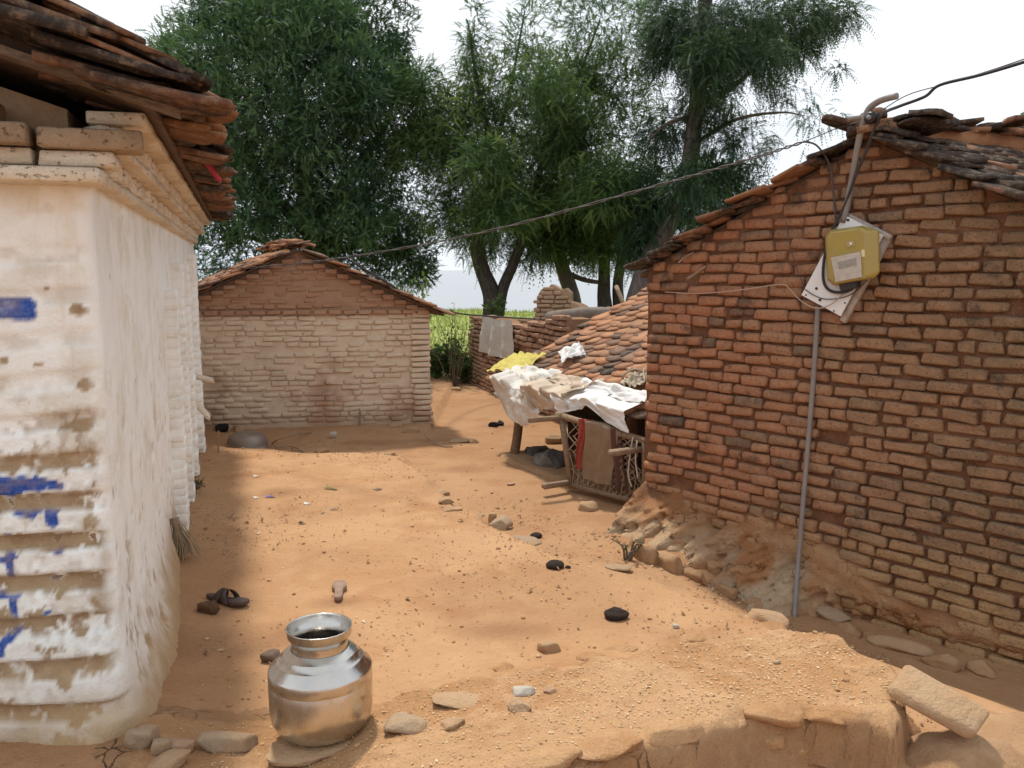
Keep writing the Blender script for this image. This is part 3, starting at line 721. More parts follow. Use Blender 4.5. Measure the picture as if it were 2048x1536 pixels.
# ================================================================ brick shed at the back of the yard
ch = thing('brick_shed', 'low faded brick shed with a tiled gable roof beyond the yard', 'house', CP)
HW = 1.42; CZE = 1.36; CSL = .45; CZP = CZE + CSL*HW
s = NT('faded_brick'); r = s.rand(); c = s.ramp(r, [(0, (.42, .23, .145)), (.35, (.47, .275, .175)), (.7, (.38, .21, .135)), (1, (.44, .29, .2))])
sp = s.n('ShaderNodeSeparateXYZ'); s.l(s.pos(), sp.inputs[0]); Z = sp.outputs[2]; big = s.noise(1.7, 4); med = s.noise(9, 4, .6); fin = s.noise(70, 3, .7)
wsh = s.math('MULTIPLY', s.rng(Z, 1.34, 1.26), s.rng(s.math('ADD', big, s.math('MULTIPLY', Z, .12)), .32, .56)); c = s.mix(s.math('MULTIPLY', wsh, .8), c, (.74, .61, .46))
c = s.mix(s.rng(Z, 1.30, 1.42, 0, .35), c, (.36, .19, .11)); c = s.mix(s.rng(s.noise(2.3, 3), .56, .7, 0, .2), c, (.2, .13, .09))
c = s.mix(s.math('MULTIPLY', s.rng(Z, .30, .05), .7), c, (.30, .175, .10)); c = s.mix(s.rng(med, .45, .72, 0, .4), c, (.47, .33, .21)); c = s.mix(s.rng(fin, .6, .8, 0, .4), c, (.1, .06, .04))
s.bsdf(c, .96, nrm=s.bump([(med, .010), (fin, .003)]), spec=.12); M_FBRICK = s.m
n_, m_ = 120, 90
su = np.linspace(-HW, HW, n_); tv = np.linspace(0, 1, m_); SS, TT = np.meshgrid(su, tv, indexing='ij'); ZZ = -.1 + TT*(CZP - CSL*np.abs(SS) + .1)
n1 = fbm(SS*3, ZZ*3, 21, 4); n2 = fbm(SS*12, ZZ*12, 22, 4); out = -.006 + .010*n1 + .006*n2 + .09*sstep(.16, -.05, ZZ + .05*n1) + .006*(ZZ > CZE + .05)
cw = part('wall', rel(mesh_np('wall', np.stack([CP.x + CU.x*SS + CN.x*out, CP.y + CU.y*SS + CN.y*out, ZZ], -1).reshape(-1, 3), quads=grid_quads(n_, m_), mat=M_FBRICK, smooth=True), CP), ch)
body = [CP + CU*q - CN*.08 + ZU*z for q, z in ((-HW, -.2), (HW, -.2), (HW, CZE), (0, CZP - .02), (-HW, CZE))]
part('house_body', rel(prism('house_body', body, CR*2.7, M_FBRICK), CP), ch)
rows = []; z = .05
while z < CZP - .06:
    zt = z + .055; hwz = HW if zt < CZE else (CZP - zt)/CSL - .06
    if not (CZE - .05 < z < CZE + .012): rows.append((z, -hwz, hwz, (lambda p: (lambda q: .006*math.sin(q*2.5 + p) + .003*math.sin(q*8 + 2*p)))(z*9)))
    z += .0605
lay_bricks(cw, CP, CU, CN, rows, BR, .205, .1, .049, M_FBRICK, nmax=230, out0=.002, outj=.004, joint=.007, edge_j=.012, skip=lambda a, zz: RNG.random() < (.20 if zz < CZE else .35) or a < -1.25)
it = []
def cbrick(sq, z, l, o_, h_=.05):
    it.append((int(RNG.integers(14)), Matrix.Translation(CP + CU*sq + CN*(o_ - .04) + ZU*z) @ Matrix.Rotation(math.atan2(CU.y, CU.x) + RNG.normal(0, .02), 4, 'Z') @ Matrix.Rotation(RNG.normal(0, .015), 4, 'Y') @ Matrix.Diagonal((l/.22, .9, h_/.056, 1))))
q = -1.25
while q < HW - .22: cbrick(q, CZE - .02, .145, .03, .046); q += .163
for sg in (-1, 1):
    q = .10
    while q < HW: cbrick(sg*q, CZP - CSL*q - .055, .13, .045, .05); q += .125
z = .06
while z < CZE + .05: cbrick(HW - .10 + RNG.normal(0, .012), z, .21, .028); z += .062
place_many(cw, it, BR, M_FBRICK, 'edge_brick', 70)
def cdeck(sg): return [CP + CU*(sg*q) + CN*.10 + ZU*z for q, z in ((0, CZP), (HW + .16, CZP - CSL*(HW + .16)), (HW + .16, CZP - CSL*(HW + .16) + .025), (0, CZP + .025))]
croof = part('roof', rel(prism('roof', cdeck(1), CR*2.9, M_DECK), CP), ch)
part('left_slope', rel(prism('left_slope', cdeck(-1), CR*2.9, M_DECK), CP), croof)
M_TILEC = m_tile('clay_roof_tile_grey', .18)
TC = [tile_shape(.26, .14, .018, RS) for _ in range(10)]
extra = []
for k in range(46):
    p = CP + CU*RNG.normal(0, .08) + CR*(-.05 + k*.062) + ZU*(CZP + .07 + RNG.uniform(0, .05))
    extra.append((int(RNG.integers(10)), frame_m(p, CU + CR*RNG.normal(0, .5), ZU + CU*RNG.normal(0, .2), (1, 1, 1.1))))
upl = (CU + ZU*CSL).normalized(); upr = (-CU + ZU*CSL).normalized()
lay_tiles(croof, CP - CU*(HW + .26) + CN*.14 + ZU*(CZP - CSL*(HW + .26) + .025), CR, upl, 21, 13, .145, .125, .26, .018, TC, M_TILEC, yaw=8, lift=.12, jit=.018, nmax=200, extra=extra)
lay_tiles(croof, CP + CU*(HW + .26) + CN*.14 + ZU*(CZP - CSL*(HW + .26) + .025), CR, upr, 7, 13, .145, .125, .26, .018, TC, M_TILEC, yaw=8, lift=.12, jit=.018, nmax=80)

# ================================================================ broken brick wall beyond the yard, with its rubble mound
RUO = Vector((-.70, 13.62, 0)); RUE = V2(.32, -.947).normalized(); RUN = V2(-.947, -.32).normalized()
def flat(s_): return 0.0
xs2 = np.arange(-.8, 7.5, .09); ys2 = np.arange(8.6, 17.5, .09); MX, MY = np.meshgrid(xs2, ys2, indexing='ij')
dr = -((MX - RUO.x)*RUN.x + (MY - RUO.y)*RUN.y); sr = (MX - RUO.x)*RUE.x + (MY - RUO.y)*RUE.y
dh = (MX - RC.x)*RE.x + (MY - RC.y)*RE.y
inside = sstep(.14, .30, dr)*sstep(.12, .35, sr)*sstep(4.2, 3.7, sr - dr*.55)
MZ = ground_z(MX, MY) - .06 + inside*(1.02 + .12*fbm(MX*1.2, MY*1.2, 3, 3) + .05*fbm(MX*6, MY*6, 5, 3) + .04*sr*.3)
M_RUBBLE = m_earth('rubble_earth', (.34, .20, .115), (.25, .145, .085), (.40, .25, .15), lambda s, c: s.mix(s.rng(s.noise(2.5, 4), .5, .62, 0, .7), c, (.16, .18, .06)))
structure('rubble_mound', mesh_np('rubble_mound', np.stack([MX, MY, MZ], -1).reshape(-1, 3), quads=grid_quads(len(xs2), len(ys2)), mat=M_RUBBLE, smooth=True))
M_RBRICK = m_brick('weathered_brick', [(0, (.30, .155, .095)), (.4, (.36, .20, .125)), (.8, (.26, .14, .09)), (1, (.38, .24, .16))], .5, (.19, .13, .09), (.42, .28, .18), .6)
ru = thing('broken_wall', 'long broken brick wall with a hanging grey sheet beyond the shed', 'wall', RUO)
rtopz = lambda s_: 1.02 + .05*math.sin(s_*2.1) + .04*math.sin(s_*7) + .05*s_ - (.22 if s_ < .1 else 0)
core = [RUO + RUE*q - RUN*.05 + ZU*z for q, z in [(0.04, -.2), (4.0, -.2)] + [(q, rtopz(q) - .04) for q in np.linspace(4.0, .04, 14)]]
rcore = part('wall_core', rel(prism('wall_core', core, -RUN*.32, m_earth('ruin_mud', (.29, .16, .09), (.22, .12, .07), (.36, .21, .12))), RUO), ru)
rows = []; z = -.03
while z < 1.3:
    s0 = 0.0
    rows.append((z, s0, 4.0, (lambda p: (lambda q: .008*math.sin(q*2 + p)))(z*7))); z += .066
lay_bricks(rcore, RUO, RUE, RUN, rows, BR, .225, .11, .052, M_RBRICK, nmax=290, outj=.012, joint=.012, edge_j=.05, skip=lambda a, zz: zz + .05 > rtopz(a) or (2.35 < a < 2.75 and .55 < zz < .82) or RNG.random() < .03)
# stump of a gable standing on the mound, fallen timber, slab
PO = ony(1070, 640, 13.0); PO.z = 0; PE = V2(.97, -.24).normalized(); PN = V2(-.24, -.97).normalized()
st = thing('wall_stump', 'crumbling brick wall stump standing up in front of the tree trunks', 'wall', PO)
ptop = lambda s_: 1.60 - .10*abs(s_ - .27)/.27 - (.10 if s_ < .07 else 0) + .03*math.sin(s_*30)
core = [PO + PE*q - PN*.03 + ZU*z for q, z in [(0.02, .8), (.54, .8)] + [(q, ptop(q) - .03) for q in np.linspace(.54, .02, 8)]]
pc = part('wall_core', rel(prism('wall_core', core, -PN*.24, m_earth('stump_mud', (.40, .27, .17), (.32, .21, .13), (.45, .31, .2))), PO), st)
rows = [(z, 0, .56, flat) for z in np.arange(.85, 1.62, .064)]
lay_bricks(pc, PO, PE, PN, rows, BR, .2, .1, .052, m_brick('pale_weathered_brick', [(0, (.38, .25, .16)), (1, (.44, .30, .2))], .4, (.3, .2, .13), (.47, .34, .24), .5), outj=.008, joint=.010, edge_j=.03, skip=lambda a, zz: zz + .05 > ptop(a) or (a > .2 and RNG.random() < .45))
M_LOG = m_wood('grey_bark', (.16, .125, .10), (.25, .20, .165), (2, 2, 14))
pts = [ony(1098, 640, 11.2), ony(1140, 632, 11.1), ony(1190, 627, 11.0), ony(1250, 628, 10.9)]
lg = tube_shape(spline(pts, 5), np.linspace(.115, .075, 16), 10); lg[0][:] += .012*fbm(lg[0][:, 0]*9, lg[0][:, 1]*9, lg[0][:, 2]*9)[:, None]
tp = thing('fallen_log', 'long grey timber log lying on the rubble behind the tiled shed', 'log', pts[0])
part('log', rel(shape_mesh('log', lg, M_LOG), pts[0]), tp)
b2_ = tube_shape([ony(1215, 618, 11.0), ony(1238, 622, 10.9), ony(1262, 640, 10.8)], [.035, .03, .02], 8); part('branch', rel(shape_mesh('branch', b2_, M_LOG), pts[0]), tp)
M_STONE = m_plain('brown_stone', (.40, .26, .165), .95, .45, 14, bump=.012, dirt=(.42, .24, .125))
M_STONE2 = m_plain('tan_stone', (.42, .28, .165), .95, .5, 12, bump=.016, dirt=(.40, .225, .11))
M_STONE3 = m_plain('grey_stone', (.36, .265, .175), .95, .55, 12, bump=.012, dirt=(.38, .22, .115))
_rs = np.random.default_rng(77)
def rock(name, label, cat, p, size, mat=None, rz=0, tilt=(0, 0), group=None, sub=3, rough=.22, sink=.25):
    sh = rock_shape(_rs, sub, rough)
    me = shape_mesh(name, sh, mat or M_STONE)
    M = Matrix.Translation(Vector(p) + ZU*size[2]*(1 - 2*sink)) @ Matrix.Rotation(rz, 4, 'Z') @ Matrix.Rotation(tilt[0], 4, 'X') @ Matrix.Rotation(tilt[1], 4, 'Y') @ Matrix.Diagonal((*size, 1))
    return solo(name, me, label, cat, group=group, M=M)
p = ony(1160, 612, 12.6); rock('stone_slab', 'dark boulder lying beside the brick wall stump', 'stone', p - ZU*.05, (.17, .13, .07), M_STONE, .3, (.2, .3))
for q in range(9):
    pp = ony(1000 + q*14 + RNG.uniform(-4, 4), 640, 12.9 + RNG.uniform(-.2, .2)); pp.z = 1.02
    M = Matrix.Translation(pp) @ Matrix.Rotation(RNG.uniform(0, 3), 4, 'Z') @ Matrix.Rotation(RNG.normal(0, .15), 4, 'X')
    solo('loose_brick', shape_mesh('loose_brick', BR[q], M_RBRICK), 'loose old brick lying on top of the broken wall mound', 'brick', group='loose bricks on the rubble mound', M=M)

# ================================================================ draped cloth builder
def drape(fn, nu, nv, mat, name, thick=.004):
    u = np.linspace(0, 1, nu); v = np.linspace(0, 1, nv); U, V = np.meshgrid(u, v, indexing='ij')
    P = fn(U, V).reshape(-1, 3)
    return mesh_np(name, P, quads=grid_quads(nu, nv), mat=mat, smooth=True)
def v3(vec): return np.array([vec.x, vec.y, vec.z])
# grey sheet hung on the broken wall
M_SHEET = m_cloth('grey_sheet', (.60, .56, .50), (.42, .37, .31), .6, 2.2)
def f_sheet(U, V):
    s_ = .95 + U*1.35; z = 1.14 - .03*np.sin(U*3) - V*(.56 - .05*U); o = .05 + .025*np.sin(U*17 + 2*V)*(.3 + V) + .015*fbm(U*5, V*5, 3)
    s_ = s_ + .05*(V - .5)*(U - .5) - .10*V*(1 - U) + .10*V*U
    return np.stack([RUO.x + RUE.x*s_ + RUN.x*o, RUO.y + RUE.y*s_ + RUN.y*o, z], -1)
solo('hanging_sheet', drape(f_sheet, 50, 30, M_SHEET, 'hanging_sheet'), 'grey white sheet hanging flat on the broken brick wall', 'sheet')

# ================================================================ low tiled shed beside the right house
sh = thing('tiled_shed', 'low open pen with bright orange clay tile roof and wooden posts', 'shed', (UE.x, UE.y, 0))
USL = .45; SB = Vector((UE.x, UE.y, 0))
def upt(u, v, w=0.0):                                   # along eave, up the roof (horizontal run), above it
    nr = (ZU - UP*USL).normalized(); return UE + UD*u + UP*v + ZU*USL*v + nr*w
dk = [upt(0, 0, -.03), upt(2.42, 0, -.03), upt(2.10, 2.15, -.03), upt(0, 2.15, -.03)]
nr_ = (ZU - UP*USL).normalized()
uroof = part('roof', rel(prism('roof', dk, nr_*.025, M_DECK), SB), sh)
def in_house(r, cidx):
    p = upt((cidx + .5*(r % 2))*.175, r*.118*.91); return (p - RC).dot(RE) > -.10
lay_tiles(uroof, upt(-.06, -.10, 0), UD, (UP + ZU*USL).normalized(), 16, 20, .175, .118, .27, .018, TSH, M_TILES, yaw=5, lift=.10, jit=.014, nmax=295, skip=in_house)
M_POST = m_wood('pole_wood', (.17, .105, .065), (.26, .165, .10), (3, 3, 10))
def post(name, a, b, ra, rb, parent, mat, n=9, wob=.012):
    pts = [a.lerp(b, t) + Vector((RNG.normal(0, wob), RNG.normal(0, wob), 0))*(0 < t < 1) for t in (0, .3, .65, 1)]
    t_ = tube_shape(spline(pts, 4), np.linspace(ra, rb, 13), n); return part(name, rel(shape_mesh(name, t_, mat), base_of(parent)), parent)
pb = gp(1026, 912, 0) - ZU*.05; post('post', pb, Vector((pb.x + .07, pb.y, .66)), .048, .042, sh, M_POST)
q = upt(.05, 1.9); post('post', Vector((q.x, q.y, -.05)), q - ZU*.05, .05, .045, sh, M_POST)
q = upt(1.9, .25); post('post', Vector((q.x, q.y, -.05)), q - ZU*.05, .05, .045, sh, M_POST)
post('eave_beam', upt(.0, .08, -.07), upt(2.4, .08, -.07), .035, .03, sh, M_POST)
for v_ in (.7, 1.35, 2.0): post('purlin', upt(-.05, v_, -.065), upt(2.2 - .1*v_, v_, -.065), .03, .028, sh, M_POST)
bw = [upt(0.1, 2.0), upt(2.05, 2.0)]; bwp = [Vector((bw[0].x, bw[0].y, -.1)), Vector((bw[1].x, bw[1].y, -.1)), bw[1] - ZU*.1, bw[0] - ZU*.1]
iw = [upt(.30, .62), upt(2.30, .62)]; iwp = [Vector((iw[0].x, iw[0].y, -.1)), Vector((iw[1].x, iw[1].y, -.1)), iw[1] - ZU*.09, iw[0] - ZU*.09]
part('added_dark_wall', rel(prism('added_dark_wall', iwp, UP*.12, m_earth('painted_shade_black', (.045, .035, .028), (.03, .024, .02), (.06, .045, .035))), SB), sh)  # added wall, coloured near-black to put shade into the pen's inside
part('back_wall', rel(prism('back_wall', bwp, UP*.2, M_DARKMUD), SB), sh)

M_SACK = m_cloth('white_sack', (.76, .72, .66), (.55, .44, .33), .7, 5)
M_SACKB = m_cloth('bright_sack', (.82, .80, .77), (.74, .69, .62), .35, 3)
M_SACKT = m_cloth('tan_sack', (.62, .50, .38), (.45, .32, .21), .6, 4)
M_YEL = m_cloth('yellow_cloth', (.62, .52, .13), (.46, .34, .09), .5, 6)
def sack(name, label, u0, u1, vtop, hang, mat, seed, bulge=.06, low_edge=None, cat='sack', lift=.03, nu=70, nv=60, skew=0.0):
    tot = vtop + hang
    def f(U, V):
        d = V*tot; rag = .06*fbm(U*3 + seed, U*0, seed, 2)
        up = np.maximum(vtop - d, 0)*1.0; dn = np.maximum(d - vtop, 0)*(1 + rag*2.2 + (low_edge(U) if low_edge else 0))
        w = fbm(U*3.2 + seed, V*2.6, seed, 3); w2 = vnoise(U*9 + V*5 + seed, V*3.3 - U*3, seed*2); w3 = np.abs(vnoise(U*5 - V*4 + seed, V*5 + U*2, seed*3))
        h = lift + bulge*.5*(w + .6) + .022*w2 + .05*w3 + .010*np.abs(vnoise(U*17 + V*9, V*15 - U*6 + seed, seed))
        uu = u0 + (u1 - u0)*U + .05*w2*V + skew*(V - .3) + .04*np.sin(V*5 + seed)
        corner = np.exp(-((d - vtop)/.06)**2)
        n = v3((ZU - UP*USL).normalized()); P = v3(UE) + uu[..., None]*v3(UD) + up[..., None]*(v3(UP) + v3(ZU)*USL) + h[..., None]*n*(dn < .001)[..., None]
        outv = -v3(UP); ho = (h + .10) * np.clip(dn/.05, 0, 1)
        P = P + ho[..., None]*outv + (h*(dn >= .001) - dn)[..., None]*v3(ZU) - .03*(dn < .001)[..., None]*0
        return P
    return solo(name, drape(f, nu, nv, mat, name), label, cat)
sack('white_sack', 'crumpled dirty white sack hanging over the shed eave by the post', .10, .98, .20, .25, M_SACK, 3.1, .11, lambda U: .9*np.sin(U*2.6) - .3, skew=.12)
sack('tan_sack', 'creased tan sack bunched along the middle of the shed eave', .82, 1.62, .17, .18, M_SACKT, 8.7, .11, lambda U: .25*np.sin(U*5), lift=.045, skew=-.1)
sack('bright_white_sack', 'bright clean white sack draped over the eave against the brick wall', 1.36, 2.40, .16, .13, M_SACKB, 14.2, .08, lambda U: .35*np.sin(U*7 + 1) + .2*U, lift=.06)
def lump(name, label, cat, p, size, mat, rough=.5, rz=0, sub=4, seed=None):
    rs = np.random.default_rng(seed or int(abs(p[0]*1000) + abs(p[1]*77))); v, q, t = rock_shape(rs, sub, rough)
    v = v + (.13*fbm(v[:, 0]*3.1, v[:, 1]*3.1, v[:, 2]*3.1 + 4, 3))[:, None]*v
    return solo(name, shape_mesh(name, (v, q, t), mat), label, cat, M=Matrix.Translation(Vector(p)) @ Matrix.Rotation(rz, 4, 'Z') @ Matrix.Diagonal((*size, 1)))
# yellow cloth, white rag, rope bundle on the tiles
def patch(name, label, cat, u0, u1, v0, v1, mat, seed, h=.05, ang=0.0, nu=50, nv=34):
    uc, vc = (u0+u1)/2, (v0+v1)/2
    def f(U, V):
        r = 1 + .18*fbm(U*3 + seed, V*3, seed, 2); a = (U - .5)*(u1-u0)*r; b = (V - .5)*(v1-v0)*r
        uu = uc + a*math.cos(ang) - b*math.sin(ang); vv = vc + a*math.sin(ang) + b*math.cos(ang)
        hh = .055 + h*np.abs(fbm(U*4 + seed, V*2.5 + U, seed, 3)) + .02*np.abs(np.sin(U*14 + 5*V + seed))*h/.05
        hh = hh - .02*np.maximum(0, -vv)*8
        n = v3(nr_); return v3(UE) + uu[..., None]*v3(UD) + vv[..., None]*(v3(UP) + v3(ZU)*USL) + hh[..., None]*n
    return solo(name, drape(f, nu, nv, mat, name), label, cat)
patch('yellow_cloth', 'crumpled yellow cloth on the far corner of the tiled shed roof', 'cloth', -.30, .24, .04, .40, M_YEL, 5.5, .06, .15)
patch('white_rag', 'small white rag knotted on the tiles beside the yellow cloth', 'rag', .40, .78, .40, .62, M_SACKB, 9.3, .10, -.4)
patch('folded_sacking', 'small beige folded sacking lying on the bright white sack', 'cloth', 1.78, 2.05, .20, .38, m_cloth('beige_sacking', (.55, .47, .36), (.36, .29, .2), .5, 8), 2.2, .07, .2)
pts = [upt(1.70 + .04*math.sin(k*1.7) + k*.026, .34 + .05*math.cos(k*1.3), .11 + .02*math.sin(k*2)) for k in range(16)]
solo('rope', shape_mesh('rope', tube_shape(spline(pts, 5), .008, 6), m_plain('rope_fibre', (.45, .38, .28), .9)), 'thin loose rope looped over the sacking on the shed roof', 'rope')

# ---------------------------------------------------------------- string bed standing on its side in the shed mouth
CA = gp(1139, 984, 0); CB = Vector((1.02, 6.20, 0)); BD = (CB - CA); BD.z = 0; BL = BD.length; BD.normalize(); BN = V2(-BD.y, BD.x); BN = -BN if BN.dot(RN) < 0 else BN
cot = thing('string_bed', 'rope strung wooden cot standing on its side in the shed opening', 'bed', CA)
def cpt(u, v, w=0.0): return CA + BD*(u - .10*v*(1 - u/BL)) - BN*(.02 - v*.02) + ZU*(.06 + v*(.56 - .08*u/BL)) + BN*w
M_COT = m_wood('old_cot_wood', (.22, .145, .09), (.32, .22, .145), (3, 3, 10))
M_ROPE = m_plain('cot_rope', (.36, .26, .17), .95, .4, 40)
def bar(name, a, b, r, mat, parent, n=8): return part(name, rel(shape_mesh(name, tube_shape([a, a.lerp(b, .5), b], r, n), mat), base_of(parent)), parent)
bar('rail', cpt(-.05, 1), cpt(BL, 1), .028, M_COT, cot); bar('rail', cpt(-.05, 0), cpt(BL, 0), .028, M_COT, cot)
bar('end_rail', cpt(0, -.05), cpt(0, 1.05), .026, M_COT, cot); bar('end_rail', cpt(BL - .04, -.05), cpt(BL - .04, 1.05), .026, M_COT, cot)
def leg(a, d, ln, w):
    M = frame_m(a + d*ln/2, d, ZU); me = shape_mesh('leg', chamfer_box(ln, w, w*.8, .009, .004, RS), M_COT, False); part('leg', me, cot, M)
leg(cpt(.0, 1.0, .0), (BN*1.0 - BD*.35 - ZU*.10).normalized(), .30, .05); leg(cpt(.0, .03, 0), (BN - BD*.2 + ZU*.02).normalized(), .28, .05)
leg(cpt(BL - .06, 1.0, -.05), (BN*1.0 - BD*.2 - ZU*.42).normalized(), .36, .055)
shs = []
for k in range(24):
    a = -BL*.8 + k*(BL*1.8/24); pa = []
    for t in np.linspace(0, 1, 5):
        u = a + t*BL*.75; pa.append((u, t))
    pa = [(u, v) for u, v in pa if 0 < u < BL - .04]
    if len(pa) > 1: shs.append(tube_shape([cpt(u, v, .012 + .006*math.sin(k + v*9)) for u, v in pa], .0055, 5, False))
    pa = [(BL - u, v) for u, v in [(a + t*BL*.75, t) for t in np.linspace(0, 1, 5)] if .04 < u < BL]
    if len(pa) > 1: shs.append(tube_shape([cpt(u, v, -.006 + .006*math.cos(k*2 + v*9)) for u, v in pa], .0055, 5, False))
for k in range(16): u = .03 + k*.07*BL; shs.append(tube_shape([cpt(min(u, BL-.05), 0, .02), cpt(min(u + .05, BL-.05), .25 + .1*math.sin(k*3), .025), cpt(min(u + .02, BL-.05), .5, .02)], .005, 5, False))
v, q, t = join_shapes(shs); part('rope_net', rel(mesh_np('rope_net', v, q, None, M_ROPE, True), CA), cot)
shs = [tube_shape(spline([cpt(BL-.12, 1.03, .03), cpt(BL-.13, .8, .05), cpt(BL-.15, .45, .06), cpt(BL-.12, .25, .06)], 5), .006, 6), tube_shape(spline([cpt(BL-.07, 1.0, .05), cpt(BL-.08, .7, .06), cpt(BL-.06, .42, .06)], 5), .006, 6)]
v, q, t = join_shapes(shs); part('loose_string', rel(mesh_np('loose_string', v, q, t, m_plain('pale_string', (.62, .56, .48), .9), True), CA), cot)
M_BLK = m_cloth('brown_blanket', (.31, .215, .135), (.20, .135, .085), .6, 5)
def blanket(u0, u1, v1, off, seed):
    def f(U, V):
        d = V*1.0; w = .02*np.sin(U*9 + seed + V*2) + .018*fbm(U*4 + seed, V*3, seed, 3)
        back = V < .12; vv = np.where(back, 1.02 - (.12 - V)*2.2, 1.02 - (V - .12)/.88*v1); o = np.where(back, -.05, .045 + off) + w
        top = np.exp(-((V - .12)/.05)**2); uu = u0 + (u1 - u0)*U + .03*np.sin(V*4 + seed)
        P = np.zeros(U.shape + (3,)); c0 = v3(CA)
        zz = .06 + vv*(.56 - .08*uu/BL) + .03*top
        return c0 + uu[..., None]*v3(BD) - (.02 - vv*.02)[..., None]*v3(BN) + zz[..., None]*v3(ZU) + o[..., None]*v3(BN)
    return f
bk = thing('blanket', 'brown blanket with a red edge hung over the string bed', 'blanket', CA)
part('blanket_cloth', rel(drape(blanket(.20, .50, .86, 0, 1), 40, 46, M_BLK, 'blanket_cloth'), CA), bk)
part('red_edge', rel(drape(blanket(.135, .205, .72, .008, 1), 10, 40, m_cloth('red_border', (.38, .075, .055), (.27, .055, .042), .5, 9), 'red_edge'), CA), bk)
part('dark_lining', rel(drape(blanket(.47, .60, .9, -.02, 4), 20, 40, m_cloth('dark_lining', (.13, .06, .045), (.09, .05, .04), .5, 7), 'dark_lining'), CA), bk)
p = gp(1102, 935); lump('tarpaulin_bundle', 'crumpled dark grey tarpaulin bundle on the ground beside the string bed', 'tarpaulin', p + ZU*.07, (.15, .17, .12), m_cloth('dark_tarp', (.13, .115, .10), (.30, .27, .24), .6, 9, .5, 0), .6, .4)
p = gp(1085, 912); lump('dark_sack', 'flat dark sack lying behind the grey tarpaulin bundle', 'sack', p + ZU*.03, (.16, .12, .06), m_cloth('dark_sack', (.10, .085, .07), (.2, .17, .14), .6, 9, .7, 0), .5, .2)
# low mud pad under the shed edge
p0 = gp(1075, 935); px_, py_ = np.meshgrid(np.linspace(-.7, .7, 60), np.linspace(-.7, .7, 60), indexing='ij')
ang = math.atan2(UD.y, UD.x); rr = (np.abs(px_*math.cos(ang) + py_*math.sin(ang))/.62)**4 + (np.abs(-px_*math.sin(ang) + py_*math.cos(ang))/.30)**4 + .35*fbm(px_*3, py_*3, 2, 3)
pz_ = ground_z(px_ + p0.x + .1, py_ + p0.y + .1) - .03 + .062*sstep(1.15, .75, rr) + .01*fbm(px_*9, py_*9)
M_PAD = m_earth('grey_mud', (.42, .26, .14), (.35, .20, .105), (.46, .30, .175))
structure('mud_step', mesh_np('mud_step', np.stack([px_ + p0.x + .1, py_ + p0.y + .1, pz_], -1).reshape(-1, 3), quads=grid_quads(60, 60), mat=M_PAD, smooth=True))

# ================================================================ earth bank across the foreground
BACK = [(250, 1470), (330, 1445), (520, 1432), (700, 1408), (880, 1358), (1000, 1338), (1130, 1320), (1240, 1300), (1480, 1266), (1540, 1255), (1610, 1262), (1665, 1270), (1730, 1302), (1795, 1335), (1815, 1400)]
FRONT = [(1795, 1462), (1745, 1434), (1570, 1422), (1500, 1430), (1400, 1462), (1200, 1508), (1050, 1552), (900, 1610), (560, 1680), (250, 1640)]
def bank_top(x): return .15 + .15*sstep(-.9, .1, x)
poly = []
for a in BACK + FRONT:
    p = onz(*a, .25)
    for _ in range(5): p = onz(*a, float(bank_top(p.x)))
    poly.append((p.x, p.y))
poly = np.array(poly)
def sdist(x, y, P):
    d = np.full(x.shape, 1e9); inside = np.zeros(x.shape, bool)
    for i in range(len(P)):
        a, b = P[i], P[(i+1) % len(P)]; e = b - a; wx, wy = x - a[0], y - a[1]
        t = np.clip((wx*e[0] + wy*e[1])/(e @ e + 1e-12), 0, 1); d = np.minimum(d, np.hypot(wx - t*e[0], wy - t*e[1]))
        c = ((a[1] > y) != (b[1] > y)) & (x < (b[0]-a[0])*(y-a[1])/(b[1]-a[1] + 1e-12) + a[0]); inside ^= c
    return np.where(inside, d, -d)
bx = np.arange(-1.75, 1.95, .0128); by = np.arange(1.7, 3.75, .0128); BX, BY = np.meshgrid(bx, by, indexing='ij')
SD = sdist(BX, BY, poly); nb = fbm(BX*7, BY*7, 31, 4); nc = fbm(BX*22, BY*22, 33, 3); lumps = np.abs(vnoise(BX*5.5, BY*5.5, 35))
def bank_h(x, y, sd, nb, nc, lumps):
    t = bank_top(x) + .014*nb + .008*nc + .045*sstep(.16, .02, sd)*(lumps - .25)
    s_ = sd + .030*nb + .016*nc
    g = ground_z(x, y); return g - .04*(s_ < -.10) + (np.maximum(t, g + .01) - g)*(.45*sstep(-.085, .0, s_ + .02*nc) + .40*sstep(-.014, .006, s_) + .15*sstep(-.01, .05, s_)), s_
BZ, S_ = bank_h(BX, BY, SD, nb, nc, lumps)
BZ = np.where(S_ < -.11, ground_z(BX, BY) - .05, BZ)
s = NT('bank_mud'); big = s.noise(2.2, 4); med = s.noise(9, 5, .65); fin = s.noise(85, 4, .72); ck = s.cracks(9, .045, .16)
c = s.mix(s.rng(big, .4, .6), (.47, .28, .145), (.40, .215, .10)); c = s.mix(s.rng(med, .45, .7, 0, .6), c, (.55, .34, .19)); c = s.mix(s.rng(fin, .56, .76, 0, .55), c, (.68, .50, .31)); c = s.mix(s.rng(fin, .42, .28, 0, .55), c, (.19, .10, .055))
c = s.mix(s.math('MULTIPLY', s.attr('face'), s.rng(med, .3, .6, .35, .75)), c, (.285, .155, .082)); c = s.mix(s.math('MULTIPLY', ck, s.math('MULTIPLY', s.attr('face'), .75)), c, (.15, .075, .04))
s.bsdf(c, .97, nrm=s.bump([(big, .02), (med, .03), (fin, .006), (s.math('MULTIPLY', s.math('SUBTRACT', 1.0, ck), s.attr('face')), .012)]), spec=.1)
face = sstep(.03, -.012, S_)
